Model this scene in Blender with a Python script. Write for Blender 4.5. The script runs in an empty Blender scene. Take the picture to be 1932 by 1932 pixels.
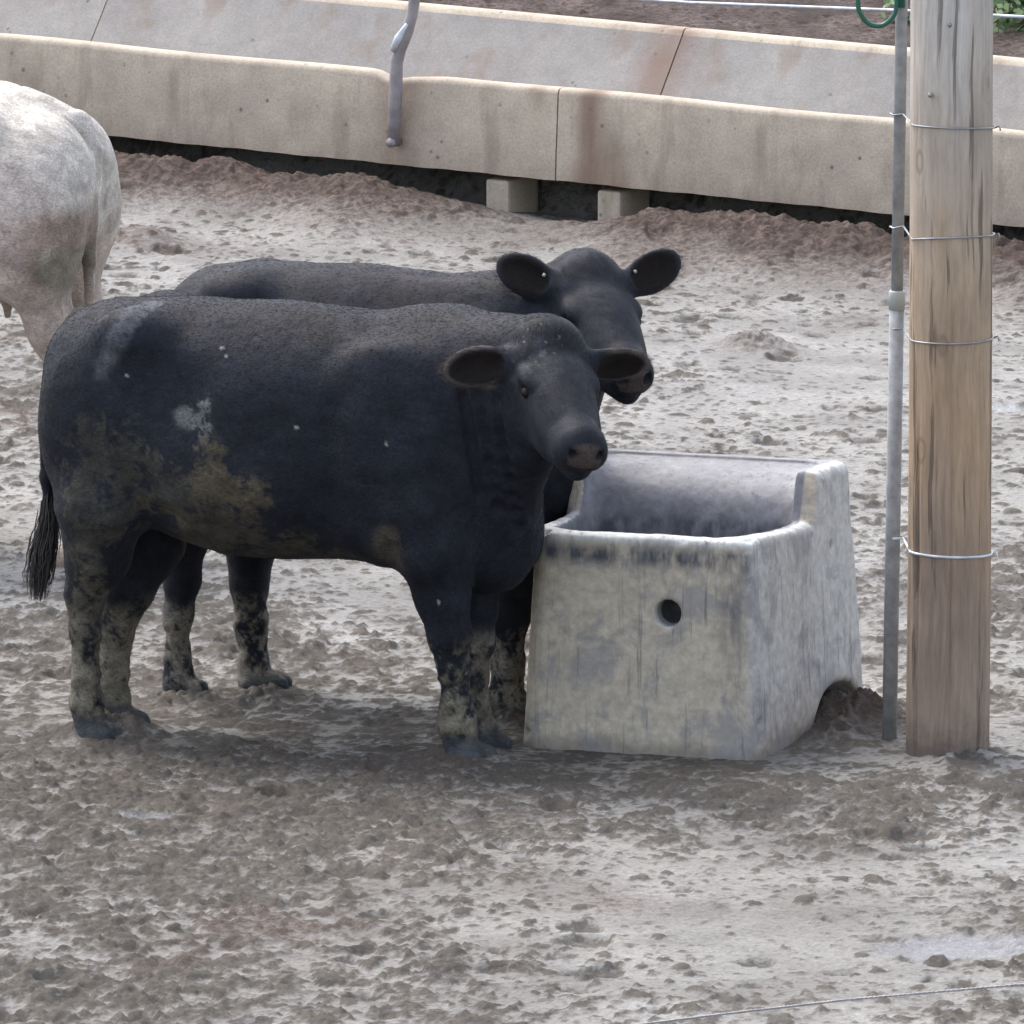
import bpy, bmesh, math, random
import numpy as np
import openvdb as vdb
from mathutils import Vector, Matrix

# ------------------------------------------------------------------ camera, world, sun, exposure
C = bpy.context.scene.collection
SC = bpy.context.scene
R = math.radians
CAM_H, CAM_P, FOC = 5.56, R(9.34), 21000.0        # height, pitch down, focal length in 1932-px units
cam_d = bpy.data.cameras.new('camera'); cam = bpy.data.objects.new('camera', cam_d); C.objects.link(cam)
cam.location = (0, 0, CAM_H); cam.rotation_euler = (R(90) - CAM_P, 0, 0)
cam_d.sensor_width = 36; cam_d.lens = 36 * FOC / 1932.0
cam_d.clip_start = 0.5; cam_d.clip_end = 3000
SC.camera = cam
SUN_EL, SUN_AZ = R(57), R(-38)                    # azimuth measured from +Y towards +X : behind the animals, a little left
W = bpy.data.worlds.new('World'); SC.world = W; W.use_nodes = True
nt = W.node_tree; bg = nt.nodes['Background']
sky = nt.nodes.new('ShaderNodeTexSky'); sky.sky_type = 'NISHITA'; sky.sun_disc = False
sky.sun_elevation = SUN_EL; sky.sun_rotation = SUN_AZ; sky.air_density = 1.0; sky.dust_density = 3.2; sky.ozone_density = 1.0
hs = nt.nodes.new('ShaderNodeHueSaturation'); hs.inputs['Saturation'].default_value = .56      # thin overcast: a paler sky
nt.links.new(sky.outputs[0], hs.inputs['Color']); nt.links.new(hs.outputs[0], bg.inputs[0]); bg.inputs[1].default_value = 0.15
sd = bpy.data.lights.new('sun', 'SUN'); sd.energy = 0.65; sd.angle = R(34); sd.color = (1.0, 0.96, 0.9)
sun = bpy.data.objects.new('sun', sd); C.objects.link(sun)
sdir = Vector((math.sin(SUN_AZ) * math.cos(SUN_EL), math.cos(SUN_AZ) * math.cos(SUN_EL), math.sin(SUN_EL)))
sun.rotation_euler = sdir.to_track_quat('Z', 'Y').to_euler()
SC.view_settings.view_transform = 'Standard'; SC.view_settings.look = 'None'
SC.view_settings.gamma = 1; SC.view_settings.exposure = 1.42

# ------------------------------------------------------------------ pixel -> ray helpers (1932-px picture)
CP, SP = math.cos(CAM_P), math.sin(CAM_P)
FWD = np.array([0, CP, -SP]); UPV = np.array([0, SP, CP]); RGT = np.array([1., 0, 0]); CPOS = np.array([0, 0, CAM_H])
def ray(px, py):
    return FWD + RGT * (px - 966) / FOC - UPV * (py - 966) / FOC
def gnd(px, py, z=0.0):
    d = ray(px, py); t = (z - CAM_H) / d[2]; return CPOS + d * t
def on_plane(px, py, p0, n):
    d = ray(px, py); n = np.array(n, float); t = np.dot(np.array(p0) - CPOS, n) / np.dot(d, n); return CPOS + d * t

# ------------------------------------------------------------------ noise
_rng = np.random.default_rng(7)
_L2 = _rng.random((256, 256)).astype(np.float32)
_L3 = _rng.random((64, 64, 64)).astype(np.float32)
def vn2(x, y, seed=0):
    x = x + seed * 17.31; y = y + seed * 9.77
    xi = np.floor(x).astype(np.int64); yi = np.floor(y).astype(np.int64)
    fx = (x - xi).astype(np.float32); fy = (y - yi).astype(np.float32)
    fx = fx * fx * (3 - 2 * fx); fy = fy * fy * (3 - 2 * fy)
    a = _L2[xi & 255, yi & 255]; b = _L2[(xi + 1) & 255, yi & 255]; c = _L2[xi & 255, (yi + 1) & 255]; d = _L2[(xi + 1) & 255, (yi + 1) & 255]
    return (a * (1 - fx) + b * fx) * (1 - fy) + (c * (1 - fx) + d * fx) * fy - 0.5
def fb2(x, y, o=4, seed=0, g=0.5):
    s = 0; a = 1.0; t = 0
    for i in range(o):
        cx, cy = x * 0.8 - y * 0.6, x * 0.6 + y * 0.8
        s = s + a * vn2(cx, cy, seed + i * 3); t += a; a *= g; x, y = cx * 2.03, cy * 2.03
    return s / t
def vn3(p, seed=0):
    p = p + np.array([seed * 7.13, seed * 3.71, seed * 5.37], np.float32)
    i = np.floor(p).astype(np.int64); f = (p - i).astype(np.float32); f = f * f * (3 - 2 * f)
    r = 0
    for dx in (0, 1):
        wx = f[:, 0] if dx else 1 - f[:, 0]
        for dy in (0, 1):
            wy = f[:, 1] if dy else 1 - f[:, 1]
            for dz in (0, 1):
                wz = f[:, 2] if dz else 1 - f[:, 2]
                r = r + wx * wy * wz * _L3[(i[:, 0] + dx) & 63, (i[:, 1] + dy) & 63, (i[:, 2] + dz) & 63]
    return r - 0.5
def fb3(p, o=3, seed=0, g=0.55):
    s = 0; a = 1.0; t = 0
    for i in range(o):
        s = s + a * vn3(p, seed + i * 5); t += a; a *= g; p = p * 2.03
    return s / t
def sst(a, b, x):
    t = np.clip((x - a) / (b - a), 0, 1); return t * t * (3 - 2 * t)

# ------------------------------------------------------------------ object helpers
def tag(o, label=None, cat=None, group=None, kind=None):
    if label: o['label'] = label
    if cat: o['category'] = cat
    if group: o['group'] = group
    if kind: o['kind'] = kind
    return o
def empty(name, loc, rz=0.0):
    o = bpy.data.objects.new(name, None); C.objects.link(o); o.location = loc; o.rotation_euler = (0, 0, rz); o.empty_display_size = 0.2
    return o
def link(name, me, mat=None, parent=None, smooth=True):
    o = bpy.data.objects.new(name, me); C.objects.link(o)
    if mat: me.materials.append(mat)
    if parent: o.parent = parent
    if smooth: me.shade_smooth()
    return o
def mesh_np(name, v, faces):
    """v (n,3); faces (m,k) int array"""
    me = bpy.data.meshes.new(name); v = np.ascontiguousarray(v, np.float32); faces = np.ascontiguousarray(faces, np.int32)
    m, k = faces.shape
    me.vertices.add(len(v)); me.vertices.foreach_set('co', v.ravel())
    me.loops.add(m * k); me.loops.foreach_set('vertex_index', faces.ravel())
    me.polygons.add(m); me.polygons.foreach_set('loop_start', np.arange(0, m * k, k, dtype=np.int32))
    me.update(calc_edges=True); me.validate()
    return me
def vnormals(me):
    n = np.empty(len(me.vertices) * 3, np.float32); me.vertices.foreach_get('normal', n); return n.reshape(-1, 3)
def set_col(me, name, rgb):
    a = me.attributes.new(name, 'FLOAT_COLOR', 'POINT'); c = np.ones((len(rgb), 4), np.float32); c[:, :3] = rgb; a.data.foreach_set('color', c.ravel())
def set_f(me, name, f):
    a = me.attributes.new(name, 'FLOAT', 'POINT'); a.data.foreach_set('value', np.ascontiguousarray(f, np.float32))
class MB:
    """collects tubes and boxes into one mesh"""
    def __init__(s): s.v = []; s.f = []
    def tube(s, pts, rad, n=12, cap=True):
        pts = [Vector(p) for p in pts]; rad = rad if hasattr(rad, '__len__') else [rad] * len(pts)
        base = len(s.v); up = None
        for i, p in enumerate(pts):
            t = (pts[min(i + 1, len(pts) - 1)] - pts[max(i - 1, 0)]).normalized()
            if up is None:
                up = t.orthogonal().normalized()
            up = (up - t * up.dot(t)).normalized(); b = t.cross(up)
            for j in range(n):
                a = 2 * math.pi * j / n
                s.v.append(p + (up * math.cos(a) + b * math.sin(a)) * rad[i])
        for i in range(len(pts) - 1):
            for j in range(n):
                s.f.append((base + i * n + j, base + i * n + (j + 1) % n, base + (i + 1) * n + (j + 1) % n, base + (i + 1) * n + j))
        if cap:
            s.f.append(tuple(base + j for j in reversed(range(n)))); s.f.append(tuple(base + (len(pts) - 1) * n + j for j in range(n)))
    def box(s, c, dx, dy, dz, ax=(1, 0, 0), ay=(0, 1, 0), az=(0, 0, 1)):
        c = Vector(c); ax, ay, az = Vector(ax) * dx / 2, Vector(ay) * dy / 2, Vector(az) * dz / 2; b = len(s.v)
        for sx in (-1, 1):
            for sy in (-1, 1):
                for sz in (-1, 1): s.v.append(c + ax * sx + ay * sy + az * sz)
        for f in ((0, 1, 3, 2), (4, 6, 7, 5), (0, 4, 5, 1), (2, 3, 7, 6), (0, 2, 6, 4), (1, 5, 7, 3)): s.f.append(tuple(b + i for i in f))
    def build(s, name, mat, parent=None, smooth=True, bevel=0):
        me = bpy.data.meshes.new(name); me.from_pydata([tuple(p) for p in s.v], [], s.f); me.update()
        bm = bmesh.new(); bm.from_mesh(me)
        if bevel: bmesh.ops.bevel(bm, geom=bm.edges[:], offset=bevel, segments=2, affect='EDGES', profile=.6)
        bmesh.ops.recalc_face_normals(bm, faces=bm.faces); bm.to_mesh(me); bm.free()
        return link(name, me, mat, parent, smooth)

# ------------------------------------------------------------------ SDF modelling
class SDF:
    def __init__(s, lo, hi, res):
        s.lo = np.array(lo, np.float64); s.res = res
        s.n = np.ceil((np.array(hi) - s.lo) / res).astype(int) + 1
        s.a = np.full(s.n, 0.3, np.float32)
        s.ax = [(s.lo[i] + np.arange(s.n[i]) * res).astype(np.float32) for i in range(3)]
    def _crop(s, bb, m):
        sl = []
        for i in range(3):
            a = int(max(0, math.floor((bb[0][i] - m - s.lo[i]) / s.res))); b = int(min(s.n[i], math.ceil((bb[1][i] + m - s.lo[i]) / s.res) + 1))
            if b <= a: return None
            sl.append(slice(a, b))
        return tuple(sl)
    def _xyz(s, sl):
        return s.ax[0][sl[0]][:, None, None], s.ax[1][sl[1]][None, :, None], s.ax[2][sl[2]][None, None, :]
    def op(s, prim, k=0.03, sub=False):
        fn, bb = prim
        sl = s._crop(bb, k + 3 * s.res)
        if sl is None: return
        d = fn(*s._xyz(sl)).astype(np.float32); a = s.a[sl]
        if sub:
            d = -d; h = np.maximum(k - np.abs(a - d), 0) / k; s.a[sl] = np.maximum(a, d) + h * h * k * .25
        else:
            h = np.maximum(k - np.abs(a - d), 0) / k; s.a[sl] = np.minimum(a, d) - h * h * k * .25
    def cut(s, prim, k=0.01): s.op(prim, k, True)
    def mesh(s, name):
        g = vdb.FloatGrid(0.05); a = np.clip(s.a, -0.05, 0.05)
        g.copyFromArray(np.ascontiguousarray(a), ijk=(0, 0, 0), tolerance=0.0)
        p, q = g.convertToQuads(isovalue=0.0)
        p = np.array(p, np.float64) * s.res + s.lo; q = np.array(q)
        me = mesh_np(name, p, q)
        n = vnormals(me); c = p.mean(0)
        # orientation test: gradient of the field at the vertices
        idx = np.clip(np.round((p + n * s.res * 2 - s.lo) / s.res).astype(int), 0, s.n - 1); out = s.a[idx[:, 0], idx[:, 1], idx[:, 2]]
        idx = np.clip(np.round((p - n * s.res * 2 - s.lo) / s.res).astype(int), 0, s.n - 1); inn = s.a[idx[:, 0], idx[:, 1], idx[:, 2]]
        if (out - inn).mean() < 0:
            bpy.data.meshes.remove(me); me = mesh_np(name, p, q[:, ::-1])
        return me
def frame(x, hint):
    x = np.array(x, float); x /= np.linalg.norm(x); z = np.array(hint, float); z -= x * z.dot(x); z /= np.linalg.norm(z)
    return np.stack([x, np.cross(z, x), z], 1)          # columns
def ell(c, r, A=None):
    c = np.array(c, float); r = np.array(r, float); A = np.eye(3) if A is None else A
    e = np.sqrt(((A * r) ** 2).sum(1))
    def f(X, Y, Z):
        x, y, z = X - c[0], Y - c[1], Z - c[2]
        q = [x * A[0, i] + y * A[1, i] + z * A[2, i] for i in range(3)]
        k0 = np.sqrt(sum((q[i] / r[i]) ** 2 for i in range(3))); k1 = np.sqrt(sum((q[i] / r[i] ** 2) ** 2 for i in range(3)))
        return k0 * (k0 - 1) / np.maximum(k1, 1e-6)
    return f, (c - e, c + e)
def cone(a, b, ra, rb, sy=1.0):
    a = np.array(a, float); b = np.array(b, float); m = max(ra, rb) * max(1, 1 / sy)
    def f(X, Y, Z):
        s = np.array([1, sy, 1]); A_, B_ = a * s, b * s; ba = B_ - A_; L = ba.dot(ba)
        x, y, z = X - A_[0], Y * sy - A_[1], Z - A_[2]
        t = np.clip((x * ba[0] + y * ba[1] + z * ba[2]) / L, 0, 1)
        return np.sqrt((x - ba[0] * t) ** 2 + (y - ba[1] * t) ** 2 + (z - ba[2] * t) ** 2) - (ra + (rb - ra) * t)
    return f, (np.minimum(a, b) - m, np.maximum(a, b) + m)

# ------------------------------------------------------------------ materials
def new_mat(name):
    m = bpy.data.materials.new(name); m.use_nodes = True; return m, m.node_tree, m.node_tree.nodes['Principled BSDF']
def N(t, typ, **kw):
    n = t.nodes.new(typ)
    for k, v in kw.items():
        if k.startswith('i_'):
            n.inputs[k[2:].replace('_', ' ')].default_value = v
        else: setattr(n, k, v)
    return n
def noise(t, scale, detail=4, rough=.55, vec=None, dist=0.0):
    n = N(t, 'ShaderNodeTexNoise'); n.inputs['Scale'].default_value = scale; n.inputs['Detail'].default_value = detail
    n.inputs['Roughness'].default_value = rough; n.inputs['Distortion'].default_value = dist
    if vec is not None: t.links.new(vec, n.inputs['Vector'])
    return n.outputs['Fac']
def ramp(t, fac, stops):
    n = N(t, 'ShaderNodeValToRGB'); e = n.color_ramp.elements
    while len(e) < len(stops): e.new(0.5)
    for el, (p, c) in zip(e, stops):
        el.position = p; el.color = (*c, 1) if hasattr(c, '__len__') else (c, c, c, 1)
    t.links.new(fac, n.inputs[0]); return n.outputs[0]
def mix(t, fac, a, b, mode='MIX'):
    n = N(t, 'ShaderNodeMix', data_type='RGBA', blend_type=mode)
    for sock, v in ((n.inputs[0], fac), (n.inputs[6], a), (n.inputs[7], b)):
        if isinstance(v, bpy.types.NodeSocket): t.links.new(v, sock)
        elif hasattr(v, '__len__'): sock.default_value = (*v, 1) if len(v) == 3 else v
        else: sock.default_value = v
    return n.outputs[2]
def mth(t, op, a, b=None, clamp=False):
    n = N(t, 'ShaderNodeMath', operation=op, use_clamp=clamp)
    for i, v in enumerate((a, b)):
        if v is None: continue
        if isinstance(v, bpy.types.NodeSocket): t.links.new(v, n.inputs[i])
        else: n.inputs[i].default_value = v
    return n.outputs[0]
def coords(t, scale=(1, 1, 1), kind='Object'):
    tc = N(t, 'ShaderNodeTexCoord'); mp = N(t, 'ShaderNodeMapping'); mp.inputs['Scale'].default_value = scale
    t.links.new(tc.outputs[kind], mp.inputs[0]); return mp.outputs[0]
def bump(t, bs, h, strength=.5, dist=.01):
    b = N(t, 'ShaderNodeBump'); b.inputs['Strength'].default_value = strength; b.inputs['Distance'].default_value = dist
    t.links.new(h, b.inputs['Height']); t.links.new(b.outputs[0], bs.inputs['Normal'])

# ground: wet trampled mud; colour by clod height (vertex attributes), fine grain from noise
mat_mud, t, bs = new_mat('trampled_mud')
at = N(t, 'ShaderNodeAttribute', attribute_name='col'); wet = N(t, 'ShaderNodeAttribute', attribute_name='wet'); cl = N(t, 'ShaderNodeAttribute', attribute_name='clod'); ov = N(t, 'ShaderNodeAttribute', attribute_name='ovr')
v = coords(t); n1 = noise(t, 75, 6, .7, v); n2 = noise(t, 9, 5, .6, v); n3 = noise(t, 36, 7, .72, v, .4); n4 = noise(t, 2.2, 4, .6, v)
m_ = mth(t, 'ADD', cl.outputs['Fac'], mth(t, 'MULTIPLY', mth(t, 'SUBTRACT', n3, .5), 2.3)); m_ = mth(t, 'ADD', m_, mth(t, 'MULTIPLY', mth(t, 'SUBTRACT', n1, .5), .5))
flat_ = mix(t, ramp(t, n4, [(.4, 0), (.62, 1)]), (.325, .314, .293), (.225, .213, .197)); dark_ = mix(t, ramp(t, n2, [(.35, 0), (.65, 1)]), (.112, .104, .094), (.15, .132, .113))
c0 = mix(t, ramp(t, m_, [(.20, 0), (.46, .55), (.74, 1)]), flat_, dark_)
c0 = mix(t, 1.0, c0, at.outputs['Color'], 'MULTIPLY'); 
cb = N(t, 'ShaderNodeAttribute', attribute_name='col2')
c1 = mix(t, ov.outputs['Fac'], c0, cb.outputs['Color'])
c1 = mix(t, 1.0, c1, ramp(t, n1, [(.3, .72), (.7, 1.25)]), 'MULTIPLY')
c1 = mix(t, mth(t, 'MULTIPLY', ov.outputs['Fac'], ramp(t, n3, [(.44, 0), (.56, .9)])), c1, (.06, .045, .038))
t.links.new(c1, bs.inputs['Base Color'])
rr = ramp(t, wet.outputs['Fac'], [(0, .9), (.75, .45), (1, .16)]); t.links.new(rr, bs.inputs['Roughness'])
t.links.new(ramp(t, wet.outputs['Fac'], [(0, .08), (1, .38)]), bs.inputs['Specular IOR Level'])
bump(t, bs, mth(t, 'ADD', n1, mth(t, 'MULTIPLY', n3, 2.0)), .8, .007)

def coat_mat(name, rough=.55, sheen=.25, spec=.4, sheen_tint=(.7, .75, .9), bs_=.25):
    m, t, bs = new_mat(name)
    at = N(t, 'ShaderNodeAttribute', attribute_name='col'); ro = N(t, 'ShaderNodeAttribute', attribute_name='rgh')
    v = coords(t, (90, 240, 240)); n1 = noise(t, 1.0, 3, .6, v); n2 = noise(t, 11, 4, .55, coords(t))
    n3 = noise(t, 1.0, 4, .65, coords(t, (10, 38, 22)), .5)
    c = mix(t, 1.0, at.outputs['Color'], ramp(t, n1, [(.3, .66), (.7, 1.36)]), 'MULTIPLY')
    c = mix(t, 1.0, c, ramp(t, n2, [(.3, .72), (.7, 1.28)]), 'MULTIPLY')
    c = mix(t, 1.0, c, ramp(t, n3, [(.3, .72), (.7, 1.3)]), 'MULTIPLY')
    t.links.new(c, bs.inputs['Base Color']); t.links.new(ro.outputs['Fac'], bs.inputs['Roughness'])
    bs.inputs['Sheen Weight'].default_value = sheen; bs.inputs['Sheen Roughness'].default_value = .45; bs.inputs['Sheen Tint'].default_value = (*sheen_tint, 1)
    bs.inputs['Specular IOR Level'].default_value = spec
    bump(t, bs, n1, bs_, .004)
    return m
mat_black = coat_mat('black_coat', spec=.13, sheen=.03, bs_=.2)
mat_white = coat_mat('cream_coat', spec=.2, sheen=.1, sheen_tint=(1, 1, 1), bs_=.03)
mat_eye, t, bs = new_mat('eye_gloss'); bs.inputs['Base Color'].default_value = (.006, .005, .005, 1); bs.inputs['Roughness'].default_value = .55; bs.inputs['Specular IOR Level'].default_value = .3
mat_tuft, t, bs = new_mat('tail_hair'); bs.inputs['Base Color'].default_value = (.035, .03, .032, 1); bs.inputs['Roughness'].default_value = .5
mat_tagw, t, bs = new_mat('tag_plastic'); bs.inputs['Base Color'].default_value = (.26, .32, .31, 1); bs.inputs['Roughness'].default_value = .4

def hair_mat(name, sheen):
    m, t, bs = new_mat(name); at = N(t, 'ShaderNodeAttribute', attribute_name='col')
    t.links.new(at.outputs['Color'], bs.inputs['Base Color']); bs.inputs['Roughness'].default_value = .65; bs.inputs['Specular IOR Level'].default_value = sheen
    return m
mat_hair = hair_mat('black_hair', .22)
mat_hairw = hair_mat('cream_hair', .3)

# concrete of the bunk
def concrete(name, top, low, seed=0):
    m, t, bs = new_mat(name); v = coords(t)
    big = noise(t, 1.7, 4, .6, v); mid = noise(t, 9, 5, .6, v); fin = noise(t, 110, 3, .6, v)
    base = mix(t, ramp(t, big, [(.38, 0), (.62, 1)]), top, low)
    base = mix(t, 1.0, base, ramp(t, mid, [(.3, .86), (.7, 1.1)]), 'MULTIPLY')
    base = mix(t, 1.0, base, ramp(t, fin, [(.3, .86), (.7, 1.12)]), 'MULTIPLY')
    vo = N(t, 'ShaderNodeTexVoronoi'); vo.inputs['Scale'].default_value = 17; t.links.new(v, vo.inputs['Vector'])
    pits = mth(t, 'MULTIPLY', ramp(t, vo.outputs['Distance'], [(.09, 1), (.17, 0)]), ramp(t, noise(t, 6, 2, .5, v), [(.52, 0), (.62, 1)]))
    base = mix(t, mth(t, 'MULTIPLY', pits, .7), base, (.09, .075, .06))
    st = noise(t, 1, 4, .6, coords(t, (7, 7, 1.3))); base = mix(t, mth(t, 'MULTIPLY', ramp(t, st, [(.54, 0), (.68, 1)]), .5), base, (.22, .165, .12))
    bz = N(t, 'ShaderNodeAttribute', attribute_name='stain'); base = mix(t, bz.outputs['Fac'], base, (.2, .12, .085))
    t.links.new(base, bs.inputs['Base Color']); bs.inputs['Roughness'].default_value = .85
    bump(t, bs, mth(t, 'ADD', mid, fin), .3, .004)
    return m
mat_conc = concrete('weathered_concrete', (.54, .46, .36), (.46, .385, .305))
mat_concb = concrete('grey_concrete', (.31, .29, .27), (.27, .25, .235))

# trough
mat_tr, t, bs = new_mat('stained_trough'); v = coords(t)
st = noise(t, 1, 5, .65, coords(t, (62, 62, 2.0))); bl = noise(t, 6.5, 6, .68, v, .6); sp = noise(t, 40, 4, .6, v)
at = N(t, 'ShaderNodeAttribute', attribute_name='col'); dk = N(t, 'ShaderNodeAttribute', attribute_name='dark')
c = mix(t, 1.0, at.outputs['Color'], ramp(t, sp, [(.3, .78), (.7, 1.18)]), 'MULTIPLY')
c = mix(t, mth(t, 'MULTIPLY', ramp(t, bl, [(.49, 0), (.60, 1)]), .62), c, (.23, .228, .24))
c = mix(t, mth(t, 'MULTIPLY', mth(t, 'MULTIPLY', ramp(t, st, [(.57, 0), (.64, 1)]), .65), ramp(t, noise(t, 3.2, 3, .5, v), [(.40, .4), (.56, 1)])), c, (.10, .10, .105))
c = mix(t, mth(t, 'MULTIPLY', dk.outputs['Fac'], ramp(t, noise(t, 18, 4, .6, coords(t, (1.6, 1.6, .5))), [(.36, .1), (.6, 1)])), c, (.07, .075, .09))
t.links.new(c, bs.inputs['Base Color']); bs.inputs['Roughness'].default_value = .6
bump(t, bs, mth(t, 'ADD', sp, st), .25, .004)

# pole
mat_pole, t, bs = new_mat('weathered_pole'); wv = N(t, 'ShaderNodeTexNoise'); wv.inputs['Scale'].default_value = 3.2; wv.inputs['Detail'].default_value = 2; va = N(t, 'ShaderNodeVectorMath', operation='MULTIPLY_ADD'); t.links.new(wv.outputs['Color'], va.inputs[0]); va.inputs[1].default_value = (.035, .035, 0); t.links.new(coords(t), va.inputs[2]); t.links.new(coords(t), wv.inputs['Vector'])
def pmap(sc):
    mp = N(t, 'ShaderNodeMapping'); mp.inputs['Scale'].default_value = sc; t.links.new(va.outputs[0], mp.inputs[0]); return mp.outputs[0]
g1 = noise(t, 1, 8, .72, pmap((75, 75, 4.5))); g2 = noise(t, 1, 3, .6, coords(t, (16, 16, .8)), .3)
cr = noise(t, 1, 3, .5, pmap((42, 42, 1.1)))
sep = N(t, 'ShaderNodeSeparateXYZ'); t.links.new(coords(t), sep.inputs[0])
zf = mth(t, 'ADD', sep.outputs[2], mth(t, 'MULTIPLY', mth(t, 'SUBTRACT', g2, .5), .9))
mr = N(t, 'ShaderNodeMapRange'); t.links.new(zf, mr.inputs[0]); mr.inputs[1].default_value = 0; mr.inputs[2].default_value = 2.2
c = ramp(t, mr.outputs[0], [(0.0, (.33, .25, .19)), (.2, (.35, .26, .195)), (.42, (.45, .315, .205)), (.62, (.46, .345, .245)), (.82, (.51, .445, .38)), (1.0, (.56, .525, .49))])
c = mix(t, 1.0, c, ramp(t, g1, [(.3, .72), (.7, 1.2)]), 'MULTIPLY')
c = mix(t, 1.0, c, ramp(t, noise(t, 5, 4, .6, coords(t, (1, 1, .5))), [(.3, .8), (.7, 1.18)]), 'MULTIPLY')
mb = mth(t, 'ADD', sep.outputs[2], mth(t, 'MULTIPLY', noise(t, 14, 5, .7, coords(t)), .25)); c = mix(t, ramp(t, mb, [(.14, .8), (.24, 0)]), c, (.13, .105, .09))
kn = N(t, 'ShaderNodeTexVoronoi'); kn.inputs['Scale'].default_value = 1; t.links.new(coords(t, (7, 7, 3.2)), kn.inputs['Vector']); kr = N(t, 'ShaderNodeMath', operation='SINE'); t.links.new(mth(t, 'MULTIPLY', kn.outputs['Distance'], 60.0), kr.inputs[0])
c = mix(t, mth(t, 'MULTIPLY', mth(t, 'MULTIPLY', ramp(t, kn.outputs['Distance'], [(.12, 1), (.26, 0)]), .55), ramp(t, kr.outputs[0], [(.0, .3), (1, 1)])), c, (.19, .13, .09))
c = mix(t, mth(t, 'MULTIPLY', ramp(t, cr, [(.31, 1), (.37, 0)]), .6), c, (.06, .05, .045))
t.links.new(c, bs.inputs['Base Color']); bs.inputs['Roughness'].default_value = .85
bump(t, bs, mth(t, 'SUBTRACT', g1, mth(t, 'MULTIPLY', ramp(t, cr, [(.33, 1), (.38, 0)]), 1.0)), .9, .009)

def metal(name, col, rough=.45, met=.6, sc=25):
    m, t, bs = new_mat(name); n = noise(t, sc, 5, .6, coords(t)); c = mix(t, 1.0, col, ramp(t, n, [(.3, .7), (.7, 1.25)]), 'MULTIPLY')
    t.links.new(c, bs.inputs['Base Color']); bs.inputs['Roughness'].default_value = rough; bs.inputs['Metallic'].default_value = met; return m
mat_galv = metal('galvanised_steel', (.30, .31, .315), .75, .0)
mat_wire = metal('wire_steel', (.32, .32, .33), .4, .6)
mat_wirew = metal('pale_cable', (.62, .66, .72), .5, .2)
mat_rod = metal('rusty_grey_steel', (.30, .27, .28), .6, .3, 12)
mat_hose, t, bs = new_mat('green_hose'); bs.inputs['Base Color'].default_value = (.015, .11, .075, 1); bs.inputs['Roughness'].default_value = .35
mat_coup, t, bs = new_mat('pvc_coupling'); bs.inputs['Base Color'].default_value = (.42, .45, .43, 1); bs.inputs['Roughness'].default_value = .5
mat_leaf, t, bs = new_mat('shrub_leaf'); oi = N(t, 'ShaderNodeNewGeometry'); c = ramp(t, oi.outputs['Random Per Island'], [(0, (.05, .10, .03)), (.6, (.10, .19, .06)), (1, (.2, .3, .12))])
t.links.new(c, bs.inputs['Base Color']); bs.inputs['Roughness'].default_value = .6
mat_stem, t, bs = new_mat('shrub_stem'); bs.inputs['Base Color'].default_value = (.12, .09, .06, 1)

# ------------------------------------------------------------------ feed bunk line geometry
TH = R(28); BA = np.array([math.cos(TH), -math.sin(TH), -0.026]); BN = np.array([math.sin(TH), math.cos(TH), 0.0])
G0 = gnd(1048, 425); B0 = G0 + np.array([0, 0, .165])
def bunk_sn(x, y):
    dx, dy = x - G0[0], y - G0[1]; den = BA[0] * BN[1] - BA[1] * BN[0]
    return (dx * BN[1] - dy * BN[0]) / den, (BA[0] * dy - BA[1] * dx) / den

# ------------------------------------------------------------------ ground
def spread(lo, hi, step, far_lo, far_hi, k=1.22):
    a = list(np.arange(lo, hi, step)); s = step; x = a[-1]; out = []
    while x < far_hi: s *= k; x += s; out.append(x)
    s = step; x = a[0]; pre = []
    while x > far_lo: s *= k; x -= s; pre.append(x)
    return np.array(pre[::-1] + a + out)
def lumps(X, Y, cell, seed, dens, rmin, rmax, aspect=1.0):
    """irregular clods: jittered cell points, returns height profile 0..1 and a random id value"""
    x = X / cell; y = Y / cell; xi = np.floor(x).astype(np.int64); yi = np.floor(y).astype(np.int64)
    h = np.zeros(X.shape, np.float32); rid = np.zeros(X.shape, np.float32)
    for dx in (-1, 0, 1):
        for dy in (-1, 0, 1):
            cx, cy = xi + dx, yi + dy
            r1 = _L2[(cx * 7 + seed) & 255, (cy * 3 + seed * 5) & 255]; r2 = _L2[(cx * 5 + 31 + seed) & 255, (cy * 11 + seed) & 255]
            r3 = _L2[(cx * 3 + 77 + seed) & 255, (cy * 13 + 5 + seed) & 255]; r4 = _L2[(cx * 11 + 131 + seed) & 255, (cy * 7 + 9 + seed) & 255]
            rad = rmin + (rmax - rmin) * r3 * r3
            d2 = ((x - cx - r1) ** 2 + ((y - cy - r2) * aspect) ** 2) / (rad * rad)
            v_ = np.sqrt(np.clip(1 - d2, 0, 1)) * (r4 < dens) * (rad / rmax)
            rid = np.where(v_ > h, r3, rid); h = np.maximum(h, v_)
    return h, rid
gx = spread(-2.55, 2.55, .008, -600, 600); gy = spread(25.2, 46.5, .0115, -60, 1200, 1.12)
Xg, Yg = np.meshgrid(gx, gy, indexing='xy'); Xg = Xg.astype(np.float64); Yg = Yg.astype(np.float64)
s_, n_ = bunk_sn(Xg, Yg)
wx = Xg + .05 * fb2(Xg * 14, Yg * 14, 2, 11); wy = Yg + .05 * fb2(Xg * 14, Yg * 14, 2, 12)
broad = fb2(Xg * .55, Yg * .35, 3, 1)                      # patches of churned / flat ground
med = fb2(Xg * 2.2, Yg * 1.3, 3, 5)
def blob(px, py, rx, ry):
    g = gnd(px, py); return np.exp(-(((Xg - g[0]) / rx) ** 2 + ((Yg - g[1]) / ry) ** 2))
churn = np.clip(.50 + 1.1 * broad + .8 * med, 0, 1)
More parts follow.
